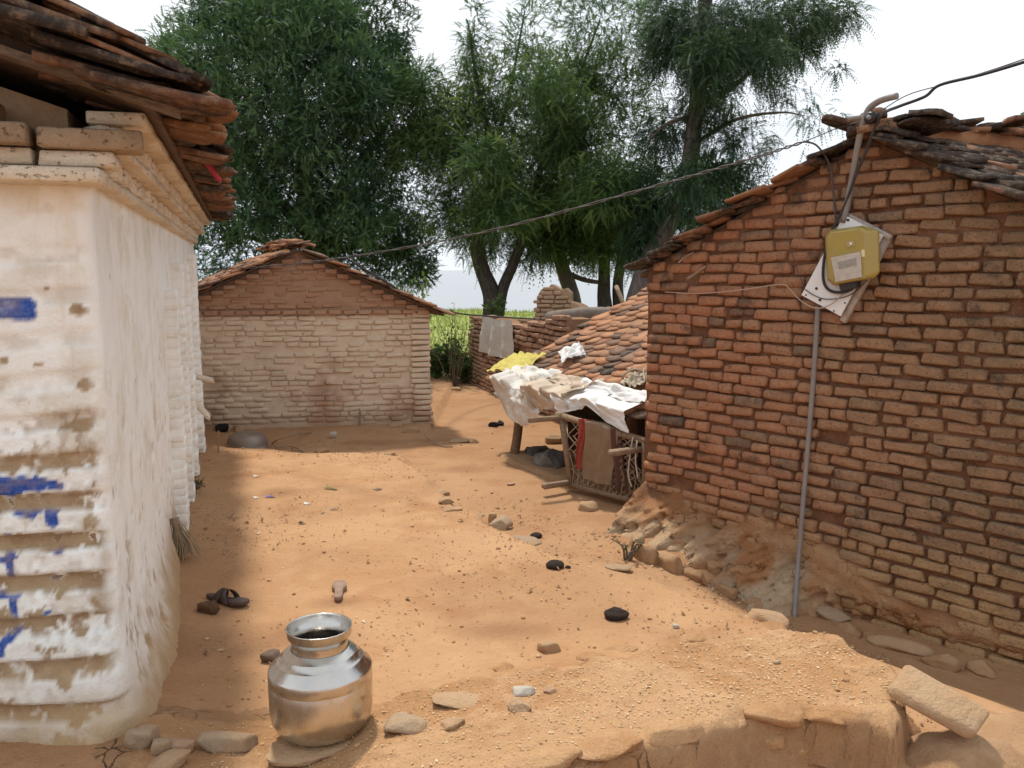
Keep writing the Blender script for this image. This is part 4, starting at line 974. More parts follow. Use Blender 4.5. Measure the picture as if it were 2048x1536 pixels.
eb_ = structure('earth_bank', mesh_np('earth_bank', np.stack([BX, BY, BZ], -1).reshape(-1, 3), quads=grid_quads(len(bx), len(by)), mat=s.m, smooth=True, attrs={'face': face}))
def top_z(x, y):
    if not (bx[0] < x < bx[-1] and by[0] < y < by[-1]): return gz(x, y)
    i = int(np.clip(round((x - bx[0])/.0128), 0, len(bx)-1)); j = int(np.clip(round((y - by[0])/.0128), 0, len(by)-1)); g = gz(x, y)
    return max(g, float(BZ[i, j]))
def bp(px, py):
    p = onz(px, py, .2)
    for _ in range(10): p = onz(px, py, top_z(p.x, p.y))
    return p
# chaff and litter (stuff)
def flakes(name, pts, size, mat, asp=.35, lift=.002):
    n = len(pts); a = RNG.uniform(0, 2*math.pi, n); s_ = size*RNG.uniform(.5, 1.5, n); b = s_*asp*RNG.uniform(.6, 1.5, n)
    t1 = RNG.normal(0, .25, n); t2 = RNG.normal(0, .25, n)
    ux = np.stack([np.cos(a), np.sin(a), t1], 1)*s_[:, None]; uy = np.stack([-np.sin(a), np.cos(a), t2], 1)*b[:, None]
    P = np.asarray(pts) + [0, 0, lift]; P[:, 2] += np.abs(t1*s_) + np.abs(t2*b)
    v = np.stack([P - ux, P + uy*.9, P + ux, P - uy*.9, P + [0, 0, 1]*(s_*.35)[:, None]], 1).reshape(-1, 3); i = np.arange(n)[:, None]*5
    return mesh_np(name, v, tris=np.concatenate([i + [0, 3, 4], i + [3, 2, 4], i + [2, 1, 4], i + [1, 0, 4]]), mat=mat)
def m_bits(name, cols):
    s = NT(name); s.bsdf(s.ramp(s.rand(), cols), .9, spec=.15); return s.m
M_CHAFF = m_bits('chaff', [(0, (.60, .42, .24)), (.35, (.48, .30, .155)), (.55, (.66, .50, .30)), (.72, (.34, .19, .10)), (.92, (.55, .37, .20)), (1, (.74, .62, .43))])
k = RNG.random(26000); ix = RNG.integers(0, len(bx), 26000); iy = RNG.integers(0, len(by), 26000)
den = (S_[ix, iy] > .055); den &= (k < np.clip(.25 + .6*fbm(bx[ix]*2.2, by[iy]*2.2, 51, 3) + .45*sstep(-.6, .1, bx[ix]), 0.03, 1))
o = solo('chaff', flakes('chaff', np.stack([bx[ix][den] + RNG.uniform(-.005, .005, den.sum()), by[iy][den], BZ[ix, iy][den]], 1), .0052, M_CHAFF, .45), None, None, kind='stuff')
M_LITTER = m_bits('litter_bits', [(0, (.17, .09, .05)), (.3, (.28, .15, .08)), (.55, (.44, .28, .15)), (.75, (.11, .065, .04)), (.93, (.52, .36, .21)), (1, (.62, .52, .40))])
n = 30000; x = RNG.uniform(-3.4, 1.7, n); y = 2.9 + 6.6*RNG.random(n)**1.2
keep = (RNG.random(n) < np.clip(.22 + .9*fbm(x*1.1, y*1.1, 61, 3) + .25*(fbm(x*4, y*4, 63, 2)), .04, 1))
x, y = x[keep], y[keep]; z = ground_z(x, y); ok = ((x - LC.x)*LM.x + (y - LC.y)*LM.y > .05) & ((x - RC.x)*RN.x + (y - RC.y)*RN.y > .25); x, y, z = x[ok], y[ok], z[ok]
solo('ground_litter', flakes('ground_litter', np.stack([x, y, z], 1), .0074, M_LITTER, .5), None, None, kind='stuff')
sel = RNG.random(len(x)) < .05
solo('yard_debris', flakes('yard_debris', np.stack([x, y, z], 1)[sel], .018, M_LITTER, .38), None, None, kind='stuff')
pb_ = []
for i in range(260):
    X_, Y_ = RNG.uniform(-3.2, 1.6), 2.9 + 7*RNG.random()**1.3
    if (X_ - LC.x)*LM.x + (Y_ - LC.y)*LM.y < .1: continue
    r_ = RNG.uniform(.004, .012); pb_.append((rock_shape(_rs, 1, .2), Matrix.Translation((X_, Y_, top_z(X_, Y_) + r_*.3)) @ Matrix.Rotation(RNG.uniform(0, 6), 4, 'Z') @ Matrix.Diagonal((r_*1.3, r_, r_*.7, 1))))
for i in range(170):                                       # crumbs of mud at the foot of the right wall
    q = RNG.uniform(-.1, 2.2); w_ = .38 + abs(RNG.normal(0, .16)); P = RC + RE*q + RN*w_; r_ = RNG.uniform(.004, .016)
    pb_.append((rock_shape(_rs, 1, .25), Matrix.Translation((P.x, P.y, top_z(P.x, P.y) + r_*.2)) @ Matrix.Rotation(RNG.uniform(0, 6), 4, 'Z') @ Matrix.Diagonal((r_*1.4, r_, r_*.6, 1))))
v, q, t = joined(pb_, (0, 0, 0)); solo('pebbles', mesh_np('pebbles', v, None, t, m_bits('pebble', [(0, (.44, .25, .13)), (.4, (.34, .19, .10)), (.7, (.50, .32, .18)), (.92, (.40, .28, .18)), (1, (.58, .44, .30))])), None, None, kind='stuff')

# ================================================================ steel water pot
pp = bp(645, 1462); pp.z += .012
s = NT('brushed_steel'); n1 = s.noise(5, 3); n2 = s.noise(30, 3, .6, (1, 1, .3))
s.bsdf(s.mix(s.rng(n1, .35, .7), (.66, .63, .58), (.56, .52, .47)), s.rng(n2, .3, .7, .20, .30), 1.0, spec=.5, nrm=s.bump([(s.noise(5, 2), .006), (s.noise(16, 2), .0012)])); M_STEEL = s.m
pot = thing('water_pot', 'round bellied shiny steel water pot with an open flared neck', 'pot', pp)
prof = [(0, .0), (.10, .0), (.135, .006), (.160, .026), (.174, .058), (.179, .095), (.180, .19), (.1785, .193), (.1785, .197), (.180, .200), (.1795, .232), (.176, .238), (.150, .262), (.1485, .266), (.146, .267), (.128, .284), (.1265, .288), (.124, .289), (.106, .304), (.100, .306)]
def scl(pr, k=1.0): return [(r*k, z*k) for r, z in pr]
part('body', shape_mesh('body', lathe_shape(scl(prof)), M_STEEL), pot, Matrix.Translation(pp))
neck = [(.099, .303), (.0965, .318), (.098, .332), (.104, .344), (.110, .352), (.1115, .375), (.1135, .378), (.1135, .381), (.110, .381), (.1085, .376), (.107, .354), (.101, .345), (.095, .333), (.0935, .318), (.0935, .300), (.14, .262), (.168, .22), (.172, .1), (.15, .04), (0, .03)]
part('neck', shape_mesh('neck', lathe_shape(scl(neck)), M_STEEL), pot, Matrix.Translation(pp))

part('water', mesh_py('water', [(.166*math.cos(a), .166*math.sin(a), .225) for a in np.linspace(0, 2*math.pi, 32, endpoint=False)], [tuple(range(32))], m_plain('dark_pot_inside', (.03, .022, .015), .35, .1, 10, spec=.25, bump=0.0)), pot, Matrix.Translation(pp))  # dark disc added so the inside of the pot looks shaded
# ---------------------------------------------------------------- footwear
def sole_shape(L, w, th, bend=.0):
    m = 26; out = []
    for i in range(m):
        a = 2*math.pi*i/m; u = math.cos(a); wv = math.sin(a); wd = w*(.40 + .10*u + .035*math.cos(2*a + .5)) - (.018*(1 - abs(u)) if u < .2 else 0)
        out.append((u*L/2, math.copysign(abs(wv)**.8, wv)*wd))
    out = np.array(out); c0 = out.mean(0); n = len(out); zz = lambda P: bend*(P[:, 0]/(L/2))**2
    ins = c0 + (out - c0)*.93
    V = np.concatenate([np.column_stack([out*.97, zz(out)]), np.column_stack([out, zz(out) + th*.3]), np.column_stack([out, zz(out) + th*.8]), np.column_stack([ins, zz(ins) + th]), [[*c0, th*.96], [*c0, 0]]])
    q = [(l*n + i, l*n + (i+1) % n, (l+1)*n + (i+1) % n, (l+1)*n + i) for l in range(3) for i in range(n)]
    t = [(3*n + i, 3*n + (i+1) % n, 4*n) for i in range(n)] + [((i+1) % n, i, 4*n + 1) for i in range(n)]
    return V, np.array(q), np.array(t)
M_SOLE = m_plain('worn_rubber', (.105, .07, .06), .75, .4, 30); M_SOLE2 = m_plain('dusty_rubber', (.34, .225, .165), .85, .4, 30)
p = gp(455, 1207); sd_ = thing('sandal', 'dark brown slip on sandal with crossed straps near the white house', 'sandal', p)
Ms = Matrix.Translation(p + ZU*.004) @ Matrix.Rotation(math.radians(-22), 4, 'Z')
part('sole', shape_mesh('sole', sole_shape(.27, .11, .024, .012), M_SOLE), sd_, Ms)
def strap(x0, x1):
    m = 12; V = []
    for i in range(m + 1):
        a = math.pi*i/m; xx = x0 + (x1 - x0)*i/m
        for dx in (-.02, .02):
            for r_ in (1, .93): V.append((xx + dx, math.cos(a)*.047*r_, .014 + math.sin(a)*.062*r_))
    q = []
    for i in range(m):
        b, e = i*4, (i+1)*4; q += [(b, e, e+2, b+2), (b+1, b+3, e+3, e+1), (b, b+1, e+1, e), (b+2, e+2, e+3, b+3)]
    return np.array(V), np.array(q), np.zeros((0, 3), int)
for x0, x1 in ((-.055, .02), (.03, -.05)): part('strap', shape_mesh('strap', strap(x0, x1), M_SOLE), sd_, Ms)
p = gp(678, 1188); solo('slipper_sole', shape_mesh('slipper_sole', sole_shape(.27, .105, .026, .006), M_SOLE2), 'dusty brown slipper sole without straps lying in the open yard', 'slipper', M=Matrix.Translation(p + ZU*.004) @ Matrix.Rotation(math.radians(100), 4, 'Z'))
p = gp(418, 1224); rock('clod', 'brown clod of earth beside the dark sandal', 'clod', p, (.055, .04, .035), m_plain('brown_clod', (.17, .09, .05), .95, .5, 30, bump=.02), .4, group=None)
p = gp(540, 1322); rock('small_stone', 'dark small stone peeking from behind the steel pot', 'stone', p, (.045, .04, .03), m_plain('dark_stone', (.16, .11, .08), .9, .4, 30), .3)

# ---------------------------------------------------------------- upturned basin, dung, stones, sticks
p = gp(495, 896); bs = lathe_shape([(.0, .155), (.07, .154), (.13, .146), (.17, .125), (.192, .09), (.203, .045), (.207, .012), (.214, .008), (.214, 0), (.205, .0), (.195, .05), (.16, .115), (0, .145)], 40)
solo('basin', shape_mesh('basin', bs, m_plain('dull_metal', (.30, .24, .19), .5, .4, 8, .55, .4, .002)), 'dull grey metal basin turned upside down in front of the brick shed', 'basin', M=Matrix.Translation(p) @ Matrix.Diagonal((1.0, 1.0, 1.08, 1)))
M_DUNG = m_plain('dung', (.05, .032, .022), .85, .4, 40, bump=.02)
for i, (px, py, r_, lab) in enumerate([(1072, 1075, .042, 'dark cow dung pat beside the flat grey edge slabs'), (1110, 1135, .055, 'large dark dung pat beside a small dung crumb'), (1136, 1136, .018, 'small dark crumb beside the large dung pat'), (1232, 1236, .062, 'dark round dung pat near the earth bank in the yard')]):
    p = gp(px, py); v, q, t = rock_shape(_rs, 3, .0); v = v/np.linalg.norm(v, axis=1, keepdims=True); v = v*(1 + .16*fbm(v[:, 0]*1.8 + i*7, v[:, 1]*1.8, v[:, 2]*1.8, 3))[:, None]; rr_ = np.hypot(v[:, 0], v[:, 1]); v[:, 2] += (.10*np.sin(rr_*11 + i) + .12*fbm(v[:, 0]*4, v[:, 1]*4, i*3.3))*(v[:, 2] > 0)
    solo('dung_pat', shape_mesh('dung_pat', (v, q, t), M_DUNG), lab, 'dung', M=Matrix.Translation(p + ZU*r_*.3) @ Matrix.Diagonal((r_, r_*.85, r_*.5, 1)))
p = gp(985, 853); lump('black_rag', 'small black crumpled rag on the dark patch beyond the post', 'rag', p + ZU*.02, (.055, .05, .03), m_plain('black_cloth', (.02, .018, .018), .9), .6); p = gp(1000, 850); lump('black_rag', 'black rag lump right beside another one on the dark patch', 'rag', p + ZU*.02, (.05, .05, .035), m_plain('black_cloth_b', (.025, .02, .02), .9), .6)
M_WMUD2 = m_earth('plinth_mud', (.40, .235, .125), (.31, .165, .08), (.46, .31, .18))
STN = [((1300, 1062), (.115, .10, .07), 3, .5, 'big pink grey stone wedged under the corner of the brick wall', (0.1, .2)), ((1272, 1095), (.045, .05, .07), 2, .2, 'upright tan stone at the foot of the wall corner', (.2, .1)), ((1262, 1068), (.045, .04, .03), 2, .9, 'small brown stone left of the pink corner stone', (0, 0)),
       ((1175, 1020), (.085, .055, .04), 2, .2, 'tan stone lying in front of the string bed', (0, 0)),
       ((1240, 1140), (.09, .05, .02), 3, -.4, 'thin flat stone near the wall corner in the yard', (.05, 0)), ((1530, 1245), (.13, .05, .04), 2, -.7, 'flat broken mud slab at the foot of the grey pipe', (.1, 0)), ((1665, 1235), (.10, .07, .03), 3, -.6, 'cracked grey mud slab right of the pipe foot', (.1, .1)), ((1800, 1298), (.17, .06, .035), 2, -.80, 'long pale stone half buried along the brick wall base', (.15, .05)), ((1350, 1255), (.02, .015, .012), 0, 0, 'small white pebble in front of the mud skirt', (0, 0)),
       ((1000, 1056), (.075, .07, .05), 3, -.8, 'grey upright slab in the yard drain edge', (.5, .1)), ((1052, 1082), (.12, .07, .018), 3, -.7, 'flat blue grey slab in the yard drain edge', (.05, 0)), ((984, 1048), (.03, .025, .06), 2, .1, 'tan stone standing on edge beside the grey upright slab', (.2, .1)),
       ((885, 990), (.06, .045, .025), 2, .4, 'tan stone uppermost in the broken drain edge row', (0, 0)), ((893, 1006), (.06, .04, .025), 2, .2, 'tan stone second in the broken drain edge row', (0, 0)), ((905, 1020), (.07, .04, .012), 2, .3, 'flat tan stone lowest in the broken drain edge row', (0, 0)), ((950, 1030), (.07, .045, .012), 3, -.6, 'flat grey stone flush in the middle of the drain edge', (0, 0)),
       ((925, 884), (.14, .06, .02), 2, .1, 'flat pinkish stone in the passage beside the brick shed', (0, 0)), ((948, 886), (.05, .04, .03), 2, .3, 'pointed small stone next to the flat pinkish stone', (.3, 0)), ((645, 905), (.07, .05, .03), 2, .1, 'pale stone on the raised yard edge behind the basin', (0, 0)), ((785, 914), (.05, .04, .035), 2, .4, 'pale stone at the far corner of the raised yard', (0, 0)), ((775, 912), (.03, .03, .02), 2, .4, 'small pale stone touching the far corner stone', (0, 0)),
       ((1022, 970), (.035, .025, .012), 1, 0, 'small brown brick chip in the yard below the post', (0, 0)), ((525, 845), (.17, .13, .14), 1, 0, 'large dark boulder against the brick shed wall', (0, 0)), ((478, 862), (.07, .06, .05), 2, 0, 'tan stone in front of the boulder at the shed wall', (0, 0)), ((795, 862), (.10, .08, .07), 2, 0, 'brown stone at the right foot of the brick shed', (0, 0)), ((820, 868), (.10, .07, .05), 2, .4, 'tan stone under the shed corner', (0, 0)), ((668, 876), (.045, .04, .045), 0, 0, 'small dark stone in the shade of the brick shed', (0, 0)), ((905, 780), (.12, .09, .03), 2, .2, 'flat pale stone beneath the roadside shrub', (0, 0)), ((1108, 885), (.09, .07, .06), 2, .2, 'brown stone behind the dark tarpaulin bundle', (0, 0))]
MS = [M_DUNG, M_STONE, M_STONE2, M_STONE3]; MS[0] = m_plain('pale_pebble', (.5, .44, .36), .9, .3, 30)
for (px, py), sz, mi, rz, lab, tl in STN:
    rock('stone', lab, 'stone', gp(px, py), sz, MS[mi], rz, tl, sink=.22)
for k, (px, py, sx, sz) in enumerate([(1285, 1118, .10, .08), (1335, 1135, .11, .07), (1392, 1160, .09, .05), (1445, 1183, .10, .05), (1508, 1212, .09, .045), (1425, 1140, .07, .05), (1350, 1092, .08, .06), (1560, 1205, .07, .05), (1640, 1222, .09, .05), (1700, 1262, .09, .04), (1880, 1330, .10, .05), (1960, 1345, .09, .05), (1480, 1180, .06, .04)]):
    p = gp(px, py); ph_ = (p - RC).dot(RN); s__ = (p - RC).dot(RE); j = int(np.clip(np.searchsorted(su if False else np.linspace(-.03, S1, nsm), s__), 0, nsm - 1))
    M = Matrix.Translation(p + ZU*sz*.2) @ Matrix.Rotation(math.atan2(RE.y, RE.x) + RNG.normal(0, .3), 4, 'Z') @ Matrix.Rotation(RNG.normal(.2, .2), 4, 'X') @ Matrix.Diagonal((sx, sx*.55, sz, 1))
    part('plinth_stone', shape_mesh('plinth_stone', rock_shape(_rs, 3, .35), M_WMUD2), rw, M)
# bank stones
for (px, py), sz, mi, rz, lab, tl in [((455, 1490), (.105, .065, .035), 3, .15, 'broad grey stone left of the steel pot', (0, 0)), ((640, 1497), (.17, .10, .02), 2, .1, 'flat stone under the steel pot', (0, 0)), ((805, 1455), (.085, .05, .03), 3, -.1, 'grey wedge stone right of the steel pot', (0, 0)), ((905, 1452), (.045, .03, .018), 2, .4, 'tan chip stone on the bank right of the wedge stone', (0, 0)),
        ((1047, 1388), (.042, .026, .02), 0, .2, 'pale cream stone on the bank, rear one of a pair', (0, 0)), ((1038, 1416), (.05, .032, .02), 2, -.2, 'tan stone on the bank in front of the pale cream stone', (0, 0)), ((1098, 1382), (.028, .02, .012), 1, .3, 'small brown stone right of the pale cream stone', (0, 0)), ((920, 1402), (.10, .06, .012), 2, .1, 'wide flat stone sunk in the bank top', (0, 0)),
        ((360, 1500), (.05, .04, .035), 1, 0, 'dark small stone at the foot of the whitewashed wall', (0, 0)), ((285, 1490), (.06, .05, .05), 3, .4, 'grey stone under the whitewashed house corner', (.2, .2)), ((325, 1505), (.035, .03, .04), 3, .2, 'pale grey stone chip beside the corner stone', (.3, .2)), ((345, 1530), (.08, .05, .03), 2, .6, 'brown stone at the bottom left of the bank', (0, 0)), ((1100, 1300), (.06, .04, .03), 2, .1, 'rounded tan stone on the rear lip of the bank', (0, 0))]:
    rock('bank_stone', lab, 'stone', bp(px, py), sz, MS[mi], rz, tl, sink=.30)
p = bp(1830, 1420); sl = chamfer_box(.275, .155, .055, .015, .010, RS)
sv, sq, stt = sl; M = Matrix.Translation(onpl(1876, 1404, Vector((0, 2.78, 0)), Vector((0, 1, 0)))) @ Matrix.Rotation(math.radians(-40), 4, 'Z') @ Matrix.Rotation(math.radians(16), 4, 'Y') @ Matrix.Rotation(math.radians(20), 4, 'X')
sl = (sl[0] + .006*fbm(sl[0][:, 0:1]*30, sl[0][:, 1:2]*30, sl[0][:, 2:3]*30), sl[1], sl[2])
so_ = solo('stone_block', shape_mesh('stone_block', sl, M_STONE2), 'thick flat tan stone block leaning on the right end of the bank', 'stone', M=M)
bv = so_.modifiers.new('round', 'BEVEL'); bv.width = .010; bv.segments = 2
for k, (px, py, sx, sy, sz, rz) in enumerate([(1090, 1520, .13, .07, .035, .35), (1215, 1488, .12, .07, .03, .3), (1335, 1462, .13, .06, .035, .35), (1450, 1440, .08, .06, .03, .4), (1545, 1420, .10, .06, .03, -.1), (1650, 1424, .10, .06, .035, -.1), (1735, 1434, .06, .05, .03, -.2), (1240, 1296, .10, .05, .02, .2), (1390, 1278, .09, .05, .02, .2), (1545, 1258, .09, .06, .025, .1), (1180, 1312, .07, .05, .02, .1), (1010, 1334, .07, .05, .02, .1),
        (1480, 1500, .07, .04, .05, .3), (1600, 1500, .08, .04, .05, -.1), (1690, 1510, .06, .04, .05, -.1), (1380, 1525, .06, .04, .045, .35), (1540, 1475, .05, .035, .03, 0), (1740, 1480, .05, .04, .04, 0)]):
    p = bp(px, py); sh = rock_shape(_rs, 3, .3)
    if py > 1470 and px > 1350: p = onpl(px, py, Vector(onz(px, 1452, .25)), Vector((0, 1, 0))); p.y += .012
    M = Matrix.Translation(p - ZU*sz*.35) @ Matrix.Rotation(rz, 4, 'Z') @ Matrix.Rotation(RNG.normal(0, .08), 4, 'X') @ Matrix.Diagonal((sx, sy, sz, 1))
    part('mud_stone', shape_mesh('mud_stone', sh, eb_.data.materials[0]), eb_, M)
# mud humps at the right edge
hx, hy = np.meshgrid(np.arange(1.25, 2.6, .03), np.arange(2.0, 4.0, .03), indexing='ij')
hz = ground_z(hx, hy) - .06 + .23*np.exp(-(((hx - 1.56)/.34)**2 + ((hy - 2.74)/.24)**2)) + .15*np.exp(-(((hx - 1.95)/.2)**2 + ((hy - 3.05)/.2)**2)) + .05*fbm(hx*6, hy*6) + .025*fbm(hx*16, hy*16) + .08*sstep(1.3, 1.9, hx)*sstep(2.9, 2.3, hy)
structure('mud_hump', mesh_np('mud_hump', np.stack([hx, hy, hz], -1).reshape(-1, 3), quads=grid_quads(*hx.shape), mat=M_PAD, smooth=True))
# sticks
M_STICK = m_wood('dry_stick', (.25, .17, .11), (.36, .26, .18))
def stick(name, lab, cat, pts, r, mat=None): return solo(name, shape_mesh(name, tube_shape(spline(pts, 4), r, 6), mat or M_STICK), lab, cat)
p = gp(720, 852); stick('peg', 'short wooden peg driven into the ground at the brick shed', 'peg', [p - ZU*.03, p + ZU*.09, p + Vector((.005, 0, .18))], .013)
p = gp(437, 905); stick('peg', 'thin stake beside the far end of the white house', 'peg', [p - ZU*.03, p + ZU*.1, p + Vector((.01, 0, .21))], .009)
stick('cut_vine', 'curled dry vine lying behind the upturned basin', 'vine', [gp(545, 886, .01), gp(560, 878, .10), gp(600, 868, .06), gp(640, 862, .01)], .007); stick('cut_vine', 'straight dry vine lying along the raised yard edge', 'vine', [gp(550, 896, .02), gp(580, 892, .03), gp(607, 903, .01)], .007)
stick('twig', 'bent twig on the ground beside the brick shed corner', 'twig', [gp(848, 866, .09), gp(856, 876, .05), gp(885, 892, .01), gp(905, 893, .01)], .006)
def scrap(name, lab, px, py, sx, sy, col, rz):
    p = gp(px, py); v = np.array([(-sx, -sy, .004), (sx, -sy*.8, .010), (sx*1.1, sy, .004), (-sx*.9, sy*1.1, .016), (0, 0, .014), (0, -sy*1.1, .002), (0, sy*1.2, .012)])
    solo(name, mesh_py(name, v, [(0, 5, 4), (5, 1, 4), (1, 2, 4), (2, 6, 4), (6, 3, 4), (3, 0, 4)], m_plain(name + '_skin', col, .6, .2, 60, bump=.001)), lab, name.replace('_', ' '), M=Matrix.Translation(p + ZU*.002) @ Matrix.Rotation(rz, 4, 'Z'))
scrap('sweet_wrapper', 'small purple wrapper on the raised yard behind the slipper sole', 540, 995, .035, .014, (.20, .13, .26), .2)
scrap('paper_scrap', 'white paper scrap just left of the purple wrapper', 512, 997, .018, .014, (.75, .72, .66), .8)
scrap('paper_scrap', 'white torn scrap in front and right of the purple wrapper', 614, 1009, .022, .012, (.78, .74, .64), .4)
scrap('paper_scrap', 'pale scrap farthest back on the raised yard near the basin', 512, 954, .022, .012, (.66, .60, .50), .1)
scrap('dry_leaf', 'greenish brown dry leaf lying in the middle of the raised yard', 662, 979, .06, .016, (.20, .15, .06), -.5)
scrap('dry_leaf', 'small brown dry leaf toward the white house side of the yard', 603, 1048, .026, .010, (.14, .08, .05), -.6)
scrap('dry_leaf', 'brown dry leaf right of the greenish leaf in the yard', 757, 980, .026, .014, (.22, .13, .08), .3)
scrap('dry_leaf', 'curled brown leaf nearest the drain edge in the yard', 668, 1020, .03, .012, (.36, .22, .13), .1)
# dry broom leaning at the white wall
p = gp(362, 1118); br_ = thing('broom', 'short dry grass broom leaning on the whitewashed wall', 'broom', p)
shs = []
for k in range(70):
    a = RNG.normal(0, .030); b = RNG.normal(0, .02); top = p + Vector((-.03 + a*.4, .04 + b*.4, .19 + RNG.uniform(-.02, .02))); bot = p + Vector((.02 + a*1.6, b*1.6, .01 + abs(RNG.normal(0, .03))))
    shs.append(tube_shape([top, top.lerp(bot, .5) + Vector((.01, 0, 0)), bot], .0028, 4, False))
v, q, t = join_shapes(shs); part('bristles', rel(mesh_np('bristles', v, q, None, m_plain('dry_grass', (.42, .32, .2), .95, .4, 60)), p), br_)
hd = tube_shape([p + Vector((-.03, .04, .17)), p + Vector((-.045, .05, .24))], .026, 8); part('handle', rel(shape_mesh('handle', hd, M_STICK), p), br_)
p = gp(444, 872); solo('white_scrap', shape_mesh('white_scrap', chamfer_box(.07, .05, .02, .004, .002, RS), m_plain('white_plastic', (.8, .8, .78), .6, .1)), 'small white scrap beside the upturned basin', 'scrap', M=Matrix.Translation(p + ZU*.012)); p = gp(446, 862); lump('hole_lump', 'black lump for the dark hole at the shed wall by the white scrap', 'pot', p + ZU*.03, (.085, .07, .05), m_plain('hole_black', (.015, .012, .012), .9), .2)  # the lump is added, black in place of a dark hole

# ================================================================ meter, board, pipe and wires on the right house
def wq(px, py, out=0.0): return onpl(px, py, RC + RN*out, RN)
M_BOARD = m_plain('white_laminate', (.80, .79, .78), .5, .12, 6, dirt=(.6, .52, .42)); M_GREYW = m_wood('grey_batten', (.36, .30, .26), (.46, .40, .35), (3, 3, 8)); M_PIPE = m_plain('grey_pipe', (.27, .24, .22), .6, .25, 10); M_CABLE = m_plain('black_cable', (.05, .045, .045), .6, .2); M_WIRE = m_plain('grey_wire', (.10, .085, .08), .6, .2)
bc = [wq(1690, 430, .055), wq(1768, 470, .055), wq(1683, 632, .055), wq(1605, 590, .055)]
bo = thing('meter_board', 'tilted white board with wooden battens on the brick wall', 'board', bc[0])
part('board_face', rel(prism('board_face', bc, RN*.012, M_BOARD), bc[0]), bo)
ed = (bc[2] - bc[1]).normalized(); wd = (bc[1] - bc[0]).normalized()
for a, b in ((bc[1] + wd*.012 - ed*.0 - RN*.03, bc[2] + wd*.012 + ed*.03 - RN*.03), (bc[0] - RN*.035 + wd*.03, bc[3] - RN*.035 + wd*.03)):
    part('batten', shape_mesh('batten', chamfer_box((b - a).length, .042, .034, .003, .001, RS), M_GREYW, False), bo, frame_m((a + b)/2, b - a, RN))
top_m = (bc[0] + bc[1])/2 - RN*.02; part('batten', shape_mesh('batten', chamfer_box(.33, .03, .03, .003, .001, RS), M_GREYW, False), bo, frame_m(top_m, bc[1] - bc[0], RN))
scr = [(1696, 440), (1752, 470), (1612, 590), (1633, 577), (1640, 600), (1668, 622), (1690, 606), (1704, 580), (1752, 482)]
for q in scr:
    r_ = .008 if q in ((1633, 577), (1640, 600), (1696, 440)) else .0045; P = wq(*q, .069); part('screw', shape_mesh('screw', lathe_shape([(0, .004), (r_, .003), (r_, -.004)], 8), M_CABLE), bo, frame_m(P, RE, RN))
# meter: tapered yellow translucent cover with a pale window
mo = wq(1703, 515, .07); mt = thing('electric_meter', 'electricity meter under a yellow translucent plastic cover', 'meter', mo)
s = NT('yellow_cover'); n1 = s.noise(14, 3); b = s.bsdf(s.mix(s.rng(n1, .3, .7, 0, .5), (.50, .37, .09), (.42, .32, .11)), .35, spec=.5); b.inputs['Transmission Weight'].default_value = .25; b.inputs['Subsurface Weight'].default_value = .0; M_YCOV = s.m
M_WIN = m_plain('frosted_window', (.56, .50, .42), .45, .35, 30); M_METB = m_plain('meter_body', (.42, .33, .14), .5, .3, 12)
back = [(1650, 474), (1660, 460), (1726, 451), (1758, 462), (1760, 545), (1750, 556), (1668, 572), (1654, 560)]
frnt = [(1653, 478), (1662, 464), (1722, 456), (1730, 464), (1731, 552), (1726, 559), (1670, 568), (1657, 556)]
K = Vector((0, 0, 0)); n = 8
V = [wq(*q, .067) for q in back] + [wq(*q, .12) for q in back[:]] + [wq(*q, .165) for q in frnt]
V = [v_ for v_ in V]
f = [(l*n + i, l*n + (i+1) % n, (l+1)*n + (i+1) % n, (l+1)*n + i) for l in range(2) for i in range(n)] + [tuple(range(2*n, 3*n))]
cv = mesh_py('cover', V, f, M_YCOV)
import bmesh
bm = bmesh.new(); bm.from_mesh(cv); bmesh.ops.recalc_face_normals(bm, faces=bm.faces); bm.to_mesh(cv); bm.free()
co = part('cover', rel(cv, mo), mt); mdf = co.modifiers.new('round', 'BEVEL'); mdf.width = .022; mdf.segments = 4
wn_ = [wq(1663, 515, .166), wq(1722, 503, .166), wq(1725, 554, .166), wq(1673, 564, .166)]; part('window', rel(prism('window', wn_, RN*.008, M_WIN), mo), mt)
part('dial_glass', rel(prism('dial_glass', [wq(1676, 524, .174), wq(1712, 516, .174), wq(1713, 530, .174), wq(1678, 538, .174)], RN*.002, m_plain('dial_face', (.36, .33, .29), .3, .3, 60)), mo), mt)
part('terminal_block', rel(prism('terminal_block', [wq(1686, 566, .09), wq(1722, 558, .09), wq(1722, 574, .09), wq(1690, 582, .09)], RN*.05, M_CABLE), mo), mt)
part('label_plate', rel(prism('label_plate', [wq(1693, 483, .166), wq(1709, 480, .166), wq(1710, 492, .166), wq(1694, 495, .166)], RN*.004, M_METB), mo), mt)
part('seal', rel(prism('seal', [wq(1700, 485, .171), wq(1704, 484, .171), wq(1704, 489, .171), wq(1700, 490, .171)], RN*.004, m_plain('white_seal', (.85, .85, .8), .5, .1)), mo), mt)
part('latch', rel(prism('latch', [wq(1726, 500, .15), wq(1732, 499, .15), wq(1733, 513, .15), wq(1727, 514, .15)], RN*.02, m_plain('pale_latch', (.75, .68, .4), .5, .1)), mo), mt)
def tube_obj(name, lab, cat, pts, r, mat, per=6, n=8): return solo(name, shape_mesh(name, tube_shape(spline(pts, per), r, n), mat), lab, cat)
pbase = gp(1588, 1237); pbase.z -= .04
pm = [wq(1687, 445, .06), wq(1702, 370, .08), wq(1716, 290, .125), wq(1727, 245, .15), wq(1738, 218, .155), wq(1757, 203, .165), wq(1777, 196, .175), wq(1794, 192, .185)]
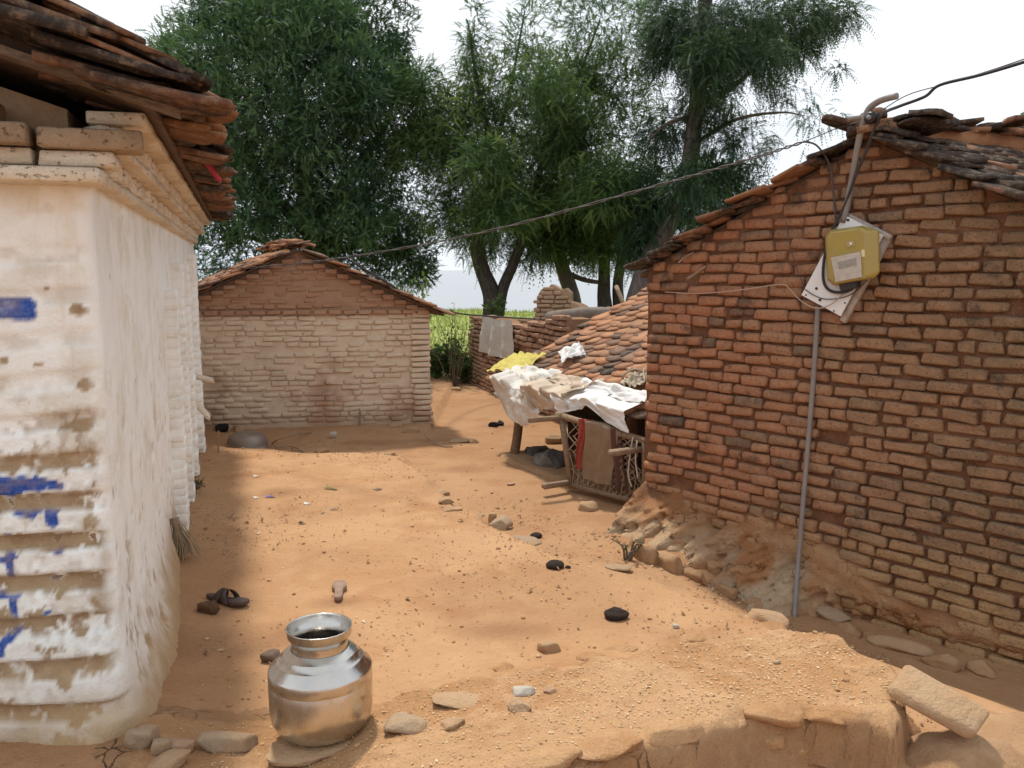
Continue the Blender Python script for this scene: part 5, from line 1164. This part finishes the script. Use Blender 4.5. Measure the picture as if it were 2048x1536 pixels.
pi_ = thing('service_pipe', 'grey conduit pipe rising past the roof with a bent top', 'pipe', pm[0]); part('pipe', rel(shape_mesh('pipe', tube_shape(spline(pm, 6), .0175, 12), M_PIPE), pm[0]), pi_)
ins = wq(1744, 236, .17); part('insulator', shape_mesh('insulator', lathe_shape([(0, -.03), (.022, -.03), (.034, -.02), (.024, -.006), (.024, .006), (.034, .02), (.022, .03), (0, .03)], 16), m_plain('dark_porcelain', (.03, .025, .025), .3, .1)), pi_, frame_m(ins, ZU, RN)); part('bolt', shape_mesh('bolt', lathe_shape([(0, .045), (.012, .042), (.012, -.05)], 10), M_PIPE), pi_, frame_m(ins, ZU, RN))
part('bracket', shape_mesh('bracket', chamfer_box(.14, .02, .016, .003, .001, RS), M_PIPE, False), pi_, frame_m(wq(1722, 234, .155), RE, RN))
tube_obj('ground_pipe', 'thin grey earthing pipe running from the board to the ground', 'pipe', [wq(1636, 612, .035), wq(1628, 740, .03), wq(1617, 880, .03), wq(1605, 1020, .05), wq(1597, 1120, .07) , pbase], .0145, M_PIPE, 5, 10)
def W_(px, py, Y): return ony(px, py, Y)
main = [W_(372, 541, 8.9), W_(520, 534, 8.2), W_(690, 515, 7.45), W_(960, 466, 6.5), W_(1300, 375, 5.65), W_(1500, 318, 5.25), W_(1610, 283, 5.02)]
sp_ = spline(main, 14); a_ = np.linspace(0, 95, len(sp_)); off = np.stack([np.cos(a_)*0, np.cos(a_), np.sin(a_)], 1)*.007
cb_ = thing('overhead_cable', 'long twisted cable sagging across the yard to the right house', 'cable', main[0])
for k, sg in enumerate((1, -1)): part('strand', rel(shape_mesh('strand', tube_shape(sp_ + off*sg, .0042, 5), M_WIRE), main[0]), cb_)
part('drop_loop', rel(shape_mesh('drop_loop', tube_shape(spline([W_(1610, 283, 5.02), W_(1632, 290, 5.0), wq(1652, 315, .06), wq(1662, 340, .03), wq(1666, 380, .02), wq(1672, 440, .03)], 6), .006, 6), M_WIRE), main[0]), cb_)
part('stay_wire', rel(shape_mesh('stay_wire', tube_shape([W_(1610, 283, 5.02), W_(1670, 258, 4.95), ins], .003, 5), M_WIRE), main[0]), cb_)
c2 = [W_(2420, 10, 3.2), W_(2200, 75, 3.75), W_(2048, 124, 4.15), W_(1960, 150, 4.4), W_(1880, 170, 4.62), W_(1850, 193, 4.68), W_(1800, 212, 4.74), wq(1768, 226, .17), wq(1752, 250, .16), wq(1735, 295, .13), wq(1712, 350, .10), wq(1690, 410, .08), wq(1672, 445, .08), wq(1656, 480, .085), wq(1647, 530, .085), wq(1648, 565, .085), wq(1662, 582, .085), wq(1690, 584, .09), wq(1712, 572, .10)]
tube_obj('supply_cable', 'thick black supply cable coming down the pipe to the meter', 'cable', c2, .0085, M_CABLE, 7, 8)
tube_obj('thin_wire', 'thin grey wire running beside the black supply cable', 'wire', [W_(2420, -20, 3.2), W_(2048, 118, 4.15), W_(1900, 165, 4.6), W_(1820, 188, 4.72), wq(1772, 215, .12), ins], .003, M_WIRE, 8, 5)
tube_obj('board_wire', 'pale wire running along the bricks to the board bottom', 'wire', [wq(1330, 584, .02), wq(1400, 587, .03), wq(1480, 580, .03), wq(1560, 569, .03), wq(1578, 577, .03), wq(1600, 600, .05), wq(1630, 616, .075), wq(1660, 610, .085), wq(1690, 585, .085), wq(1712, 572, .09)], .0035, m_plain('pale_wire', (.50, .36, .28), .6, .1), 6, 5)
tube_obj('twisted_wire', 'thin twisted wire dangling left of the white board', 'wire', [wq(1572, 440, .02), wq(1577, 480, .03), wq(1588, 520, .03), wq(1602, 560, .03), wq(1612, 580, .07), wq(1650, 598, .075), wq(1700, 590, .08), wq(1735, 560, .06)], .003, M_WIRE, 6, 5)
tube_obj('clothes_line', 'black cable slung from the brick shed eave to the broken wall', 'cable', [W_(690, 515, 8.9), W_(838, 603, 9.7), W_(870, 615, 10.6), W_(925, 628, 11.6), W_(1000, 634, 12.2), W_(1070, 638, 11.4)], .012, M_CABLE, 8, 6)
stick('roof_stick', 'broken stick poking out of the bricks below the eave', 'stick', [wq(1374, 558, .09), wq(1394, 545, .05), wq(1412, 532, .0)], .009); stick('roof_stick', 'short pale stick poking out under the lowest verge tiles', 'stick', [wq(1357, 526, .09), wq(1370, 514, .06), wq(1388, 505, .0)], .007)
p = ony(1458, 440, 21); solo('teal_pole', shape_mesh('teal_pole', tube_shape([Vector((p.x, 21, 0)), Vector((p.x, 21, 3)), Vector((p.x, 21, 4.6))], .06, 8), m_plain('teal_paint', (.10, .26, .27), .6, .2)), 'thin teal pole standing among the trees behind the right roof', 'pole')
p = ony(1252, 620, 11.6); stick('leaning_pole', 'slim pale pole leaning behind the tiled shed roof', 'pole', [Vector((p.x + .12, 11.5, .95)), p, ony(1232, 572, 11.8)], .03)
tube_obj('red_cloth', 'scrap of red and dark cloth caught under the white house eave tiles', 'cloth', [onpl(400, 315, LC + LA*1.2, LA), onpl(412, 325, LC + LA*1.2, LA), onpl(432, 352, LC + LA*1.2, LA), onpl(441, 362, LC + LA*1.2, LA)], [.012]*19, m_plain('red_rag', (.5, .05, .07), .8), 6, 6)

# ================================================================ trees
def foliage(name, blobs, Lf, nl, wl, ll, droop, mat, per_area, outw=.8, seed=0, shell=.55, gap=.12, rise=0.0, tipcol=False):
    """fronds: a drooping stalk with pairs of leaflets, spread through the crown's lumps"""
    rg = np.random.default_rng(seed); P = []; O = []; TP = []
    for (c, r, dens) in blobs:
        n = int(per_area*dens*r[0]*r[2]*4); d = rg.normal(size=(n, 3)); d /= np.linalg.norm(d, axis=1, keepdims=True)
        lobe = 1 + .38*fbm(d[:, 0]*2.3 + c[0], d[:, 1]*2.3 + c[1], d[:, 2]*2.3 + c[2], 3)
        rad = (shell + (1 - shell)*rg.random(n)**.6)*lobe; inner = rg.random(n) < .30; rad[inner] *= rg.random(inner.sum())
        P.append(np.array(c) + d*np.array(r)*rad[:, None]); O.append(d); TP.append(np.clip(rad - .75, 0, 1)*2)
    P = np.concatenate(P); O = np.concatenate(O); TP = np.concatenate(TP)
    g = fbm(P[:, 0]*1.1 + seed, P[:, 1]*1.1, P[:, 2]*1.3, 3) + .5*vnoise(P[:, 0]*3.3, P[:, 1]*3.3 + seed, P[:, 2]*3.3)
    k = g > -.32 + gap; P, O, TP = P[k], O[k], TP[k]; N = len(P)
    # twig clumping: pull fronds onto a set of twig points
    dirv = O*outw + rg.normal(0, .55, (N, 3)); dirv[:, 2] += rise; dirv /= np.linalg.norm(dirv, axis=1, keepdims=True)
    up = np.tile([0, 0, 1.0], (N, 1)) + rg.normal(0, .5, (N, 3)); side = np.cross(dirv, up); side /= np.linalg.norm(side, axis=1, keepdims=True) + 1e-9
    L_ = Lf*rg.uniform(.6, 1.3, N); V = []; sd_ = []
    for i in range(nl):
        u = (i + .5)/nl; taper = math.sin(math.pi*min(.97, .18 + .8*u))*.6 + .4
        b = P + dirv*(L_*u)[:, None] + np.array([0, 0, -1])*(droop*L_*u*u)[:, None]
        fw = dirv - np.array([0, 0, 1.0])*(2*droop*u); fw /= np.linalg.norm(fw, axis=1, keepdims=True)
        for sg in (-1, 1):
            tip = b + (side*sg*.85 + fw*.5 - np.array([0, 0, .35 if droop > .3 else .05]))*(ll*taper)
            V.append(np.stack([b - fw*wl*.5, b + fw*wl*.5, tip + fw*wl*.2], 1))
    e = P + dirv*L_[:, None] - np.array([0, 0, 1])*(droop*L_)[:, None]
    V.append(np.stack([P - side*.004, P + side*.004, e], 1))
    V = np.stack(V, 1); nf = V.shape[1]; V = V.reshape(-1, 3)
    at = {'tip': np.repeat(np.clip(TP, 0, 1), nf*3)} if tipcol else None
    return mesh_np(name, V, tris=np.arange(len(V)).reshape(-1, 3), mat=mat, attrs=at)
def blob(px, py, rx, ry, Y, dy=None, dens=1.0):
    c = ony(px, py, Y); k = (Y*1.01)/F; return ((c.x, c.y + RNG.uniform(-.4, .4), c.z), (rx*k, (dy or (rx + ry)/2*k), ry*k), dens)
def limb(pxs, Y, r0, r1, yj=0.0):
    pts = [ony(a, b, Y + yj*i) for i, (a, b) in enumerate(pxs)]; S_ = spline(pts, 6); sh = tube_shape(S_, np.linspace(r0, r1, len(S_)), 8)
    v = sh[0]; sh = (v + .10*r0*fbm(v[:, 0]*4, v[:, 1]*4, v[:, 2]*2, 3)[:, None], sh[1], sh[2]); return sh
def tree(name, label, Y, trunks, limbs, blobs, base, fol, bark):
    b = ony(*base, Y); b.z = 0; t = thing(name, label, 'tree', b, None)
    for tr in trunks: part('trunk', rel(shape_mesh('trunk', tr, bark), b), t)
    if limbs:
        v, q, tt = join_shapes(limbs); part('limbs', rel(mesh_np('limbs', v, q, tt, bark, True), b), t)
    part('crown', rel(fol('crown', blobs), b), t); return t
M_BARK = m_wood('dark_bark', (.055, .045, .038), (.10, .082, .068), (3, 3, 1)); M_BARK2 = m_wood('brown_bark', (.12, .095, .085), (.19, .15, .13), (3, 3, 1))
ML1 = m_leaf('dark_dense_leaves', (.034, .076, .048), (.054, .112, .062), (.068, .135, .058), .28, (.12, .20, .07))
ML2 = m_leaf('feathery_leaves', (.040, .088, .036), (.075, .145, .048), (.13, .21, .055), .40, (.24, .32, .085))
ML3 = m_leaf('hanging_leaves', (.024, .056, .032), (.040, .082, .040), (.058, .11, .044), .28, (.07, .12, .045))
# dense round tree behind the brick shed
Y = 18.0
bl = [blob(600, 250, 250, 300, Y), blob(440, 190, 130, 150, Y), blob(370, 130, 70, 70, Y, dens=1.2), blob(770, 300, 90, 240, Y), blob(600, 10, 210, 120, Y, dens=.7), blob(745, 70, 90, 150, Y), blob(470, 20, 110, 90, Y), blob(470, 470, 90, 110, Y), blob(800, 500, 75, 80, Y), blob(840, 548, 34, 30, Y, dens=.9), blob(650, 480, 160, 90, Y), blob(430, 330, 60, 110, Y),
      blob(330, 110, 34, 34, Y), blob(600, 200, 120, 130, Y - 2.6), blob(520, 380, 120, 90, Y - 2.2), blob(690, 400, 100, 90, Y - 2.4), blob(480, 230, 70, 80, Y - 2), blob(720, 180, 70, 90, Y - 2.2), blob(600, 60, 130, 80, Y - 1.8)]
tree('round_tree', 'dense dark round crowned tree behind the brick shed', Y, [limb([(640, 660), (632, 540), (620, 440), (605, 330)], Y, .30, .16)], [limb([(625, 480), (540, 380), (470, 280), (400, 180)], Y, .13, .03), limb([(622, 450), (700, 350), (770, 250), (800, 140)], Y, .13, .03), limb([(610, 350), (590, 200), (600, 60)], Y, .13, .04), limb([(628, 520), (730, 490), (820, 520), (870, 570)], Y, .08, .015), limb([(625, 520), (520, 480), (450, 470)], Y, .08, .02)],
     bl, (640, 660), lambda n, b: foliage(n, b, .17, 6, .026, .037, .10, ML1, 900, .6, 5, .6, .03, .25, True), M_BARK)
# feathery tree in the middle
Y = 16.5
bl = [blob(1000, 330, 160, 190, Y), blob(1150, 300, 170, 200, Y), blob(945, 90, 34, 100, Y, dens=.8), blob(960, 190, 60, 90, Y, dens=.8), blob(1055, 110, 60, 110, Y, dens=.55), blob(1200, 60, 120, 120, Y, dens=.8), blob(880, 300, 100, 60, Y, dens=1.2), blob(830, 260, 60, 34, Y, dens=1.2), blob(840, 180, 56, 60, Y, dens=.9), blob(900, 220, 50, 50, Y, dens=.8), blob(1250, 430, 110, 100, Y), blob(965, 440, 75, 65, Y), blob(1090, 470, 120, 55, Y), blob(1180, 180, 110, 100, Y, dens=.7), blob(905, 420, 60, 50, Y, dens=.7), blob(1200, 500, 90, 40, Y, dens=.8), blob(1030, 510, 60, 34, Y, dens=.7),
      blob(1000, 420, 90, 60, Y - 1.8), blob(975, 330, 70, 60, Y - 2), blob(1140, 250, 90, 80, Y - 1.9), blob(1200, 380, 80, 60, Y - 1.7), blob(1080, 180, 60, 70, Y - 1.6, dens=.7)]
tree('feathery_tree', 'tall feathery light green tree with forked dark trunk in the middle', Y, [limb([(985, 650), (983, 590), (965, 540), (955, 480), (975, 380), (985, 300)], Y, .20, .08), limb([(992, 650), (1005, 580), (1030, 520), (1060, 430), (1090, 300)], Y, .13, .06)],
     [limb([(985, 300), (960, 200), (935, 40)], Y, .06, .015), limb([(985, 320), (1020, 180), (1050, 20)], Y, .05, .012), limb([(1090, 300), (1150, 170), (1200, 40)], Y, .06, .015), limb([(975, 390), (900, 310), (810, 262)], Y, .05, .01), limb([(1080, 340), (1170, 260), (1240, 150)], Y, .05, .012), limb([(955, 480), (920, 470), (885, 455)], Y, .05, .015)],
     bl, (985, 650), lambda n, b: foliage(n, b, .24, 8, .019, .034, .34, ML2, 800, .6, 9, .5, .07, .15, True), M_BARK)
Y = 15.5
tree('brown_trunk_tree', 'brown trunked tree between the wall stump and the hanging leaf tree', Y + 2, [limb([(1150, 650), (1143, 590), (1120, 520), (1095, 430)], Y + 2, .20, .10)], [limb([(1130, 545), (1170, 560), (1205, 565)], Y + 2, .06, .04)], [blob(1100, 450, 80, 80, Y + 2), blob(1130, 400, 70, 60, Y + 2), blob(1180, 470, 60, 50, Y + 2, dens=.7)], (1150, 650), lambda n, b: foliage(n, b, .36, 8, .030, .06, .55, ML3, 420, .7, 12, .5, .1, .1, True), M_BARK2)
tree('twin_trunk_tree', 'tree with two slim dark trunks right of the wall stump', Y + 1.5, [limb([(1213, 640), (1208, 580), (1212, 500), (1225, 380)], Y + 1.5, .16, .07), limb([(1240, 640), (1236, 570), (1246, 500), (1262, 400)], Y + 1.5, .13, .06)], None, [blob(1215, 420, 70, 70, Y + 1.5), blob(1260, 360, 60, 60, Y + 1.5)], (1213, 640), lambda n, b: foliage(n, b, .36, 8, .030, .06, .55, ML3, 420, .7, 15, .5, .1, .1, True), M_BARK)
# big dark tree with hanging leaves
Y = 14.5
bl = [blob(1400, 60, 120, 100, Y), blob(1540, 50, 130, 60, Y, dens=.8), blob(1640, 30, 80, 44, Y, dens=.6), blob(1700, 20, 40, 30, Y, dens=.4), blob(1460, 180, 110, 70, Y), blob(1570, 200, 80, 40, Y, dens=.8), blob(1640, 235, 55, 22, Y, dens=.6), blob(1340, 260, 60, 40, Y, dens=.8), blob(1460, 290, 80, 55, Y, dens=.8), blob(1310, 420, 75, 110, Y), blob(1490, 370, 50, 40, Y, dens=.6), blob(1400, 440, 80, 70, Y, dens=.9), blob(1305, 500, 50, 40, Y, dens=.7), blob(1340, 110, 60, 70, Y, dens=.8), blob(1560, 300, 40, 30, Y, dens=.4), blob(1450, 470, 40, 30, Y, dens=.5), blob(1420, 360, 60, 50, Y), blob(1430, 130, 70, 60, Y - 1.3), blob(1380, 380, 60, 60, Y - 1.2), blob(1520, 120, 60, 40, Y - 1.2, dens=.7), blob(1600, 110, 60, 30, Y, dens=.5), blob(1660, 150, 26, 12, Y, dens=.5)]
tree('hanging_leaf_tree', 'tall dark tree with hanging leaf sprays behind the right house roof', Y, [limb([(1262, 660), (1275, 590), (1300, 520), (1345, 430), (1378, 330), (1392, 220), (1405, 100), (1415, -60)], Y, .19, .11)], [limb([(1395, 210), (1470, 170), (1560, 90), (1680, 30)], Y, .06, .012), limb([(1385, 290), (1470, 240), (1560, 225), (1610, 232)], Y, .04, .008), limb([(1400, 130), (1350, 90), (1310, 40)], Y, .05, .015), limb([(1365, 370), (1440, 330), (1520, 330)], Y, .04, .01), limb([(1390, 230), (1330, 250), (1290, 290)], Y, .04, .012), limb([(1335, 440), (1420, 450), (1470, 450)], Y, .04, .012)],
     bl, (1262, 660), lambda n, b: foliage(n, b, .24, 8, .019, .032, .55, ML3, 1300, .75, 21, .45, .13, .0, True), M_BARK2)
Y = 20
tree('distant_tree', 'small tree top just showing above the right house ridge', Y, [limb([(2040, 640), (2045, 420), (2040, 280)], Y, .15, .06)], None, [blob(2030, 275, 60, 34, Y, dens=.6), blob(2130, 300, 90, 60, Y), blob(1968, 240, 10, 14, Y, dens=.3), blob(2020, 235, 16, 12, Y, dens=.3), blob(2090, 380, 90, 90, Y)], (2040, 640), lambda n, b: foliage(n, b, .30, 7, .034, .06, .2, ML2, 300, .8, 31, .5, .1, .2, True), M_BARK2)
# ---------------------------------------------------------------- plants in the passage
def stems(name, label, cat, p, n, h, spread, mat_s, mat_l, leaf, nl, dens=1.0, seed=0):
    rg = np.random.default_rng(seed); t = thing(name, label, cat, p); shs = []; LP = []; LD = []
    for i in range(n):
        a = rg.uniform(0, 2*math.pi); hh = h*rg.uniform(.5, 1.1); e = Vector((math.cos(a)*spread*rg.random(), math.sin(a)*spread*rg.random(), hh)); b = Vector((math.cos(a)*.05, math.sin(a)*.05, 0))*rg.random()*4*spread
        m_ = (b + e)/2 + Vector((rg.normal(0, .04), rg.normal(0, .04), .03)); S_ = spline([p + b, p + m_, p + b + e], 5); shs.append(tube_shape(S_, np.linspace(.009, .003, len(S_)), 5, False))
        for k in range(int(nl*dens)):
            q = S_[int(len(S_)*rg.uniform(.15, .999))]; d = rg.normal(size=3); d /= np.linalg.norm(d); LP.append(q + d*.03*rg.random()); LD.append(d)
        for k in range(3):
            q = S_[int(len(S_)*rg.uniform(.4, .95))]; d = rg.normal(size=3)*[1, 1, .5] + [0, 0, .5]; d = d/np.linalg.norm(d)*rg.uniform(.1, .25)*h; shs.append(tube_shape([q, q + d*.6, q + d], .003, 4, False))
            for z_ in range(int(nl*.4*dens)): LP.append(q + d*rg.random() + rg.normal(0, .01, 3)); dd = rg.normal(size=3); LD.append(dd/np.linalg.norm(dd))
    v, q, tt = join_shapes(shs); part('stems', rel(mesh_np('stems', v, q, None, mat_s, True), p), t)
    if LP:
        LP = np.array(LP); LD = np.array(LD); sd_ = np.cross(LD, rg.normal(size=LD.shape)); sd_ /= np.linalg.norm(sd_, axis=1, keepdims=True); s_ = leaf*rg.uniform(.6, 1.4, len(LP))[:, None]
        V = np.stack([LP, LP + LD*s_*.5 + sd_*s_*.28, LP + LD*s_, LP + LD*s_*.5 - sd_*s_*.28], 1).reshape(-1, 3)
        part('leaves', rel(mesh_np('leaves', V, quads=np.arange(len(V)).reshape(-1, 4), mat=mat_l), p), t)
    return t
MLB = m_leaf('broad_leaves', (.045, .085, .025), (.07, .13, .035), (.10, .16, .05), .3); M_TWIG = m_wood('twig_bark', (.13, .09, .06), (.2, .14, .1))
p = gp(905, 768); stems('thin_shrub', 'tall thin twiggy shrub in the gap beside the broken wall', 'shrub', Vector((p.x, 13.2, 0)), 13, 1.25, .45, M_TWIG, MLB, .05, 9, 1, 3)
for k, (px, py, h_, lab) in enumerate([(872, 765, .45, 'low dark leafy bush close to the brick shed corner'), (905, 764, .5, 'low leafy bush in the middle of the passage gap'), (932, 766, .42, 'low leafy bush at the foot of the broken wall end')]):
    p = onz(px, py, 0); stems('low_bush', lab, 'bush', Vector((p.x, p.y, gz(p.x, p.y))), 22, h_, .28, M_TWIG, MLB, .07, 22, 1, 40 + k)
p = gp(995, 775); stems('wall_weed', 'grey green weeds growing along the broken wall foot', 'weeds', Vector((p.x - .12, p.y - .1, 0)), 16, .28, .22, M_TWIG, m_leaf('grey_weed', (.10, .13, .06), (.14, .17, .08), (.18, .17, .09), .3), .04, 12, 1, 50)
p = ony(1000, 622, 13.4); stems('wall_plant', 'small leafy plant growing on the mound by the forked trunk', 'plant', Vector((p.x, 13.4, 1.0)), 12, .35, .3, M_TWIG, MLB, .06, 14, 1, 52)
p = ony(835, 610, 12.9); stems('bright_sapling', 'bright green sapling top beside the brick shed eave', 'sapling', Vector((p.x, 12.9, 0)), 8, 1.75, .18, M_TWIG, m_leaf('bright_leaves', (.13, .24, .04), (.18, .30, .05), (.2, .3, .06), .4), .06, 26, 1, 54)
p = gp(1255, 1120); stems('dry_weed', 'few thin dry weed stems beside the wall corner stones', 'weed', p, 6, .14, .10, M_TWIG, MLB, .02, 3, 1, 56)
p = gp(383, 985); stems('wall_tuft', 'small dry weed tuft at the foot of the whitewashed wall', 'weed', p, 14, .12, .06, M_TWIG, m_leaf('dry_tuft', (.13, .10, .05), (.17, .13, .06), (.2, .16, .08), .2), .03, 5, 1, 58)
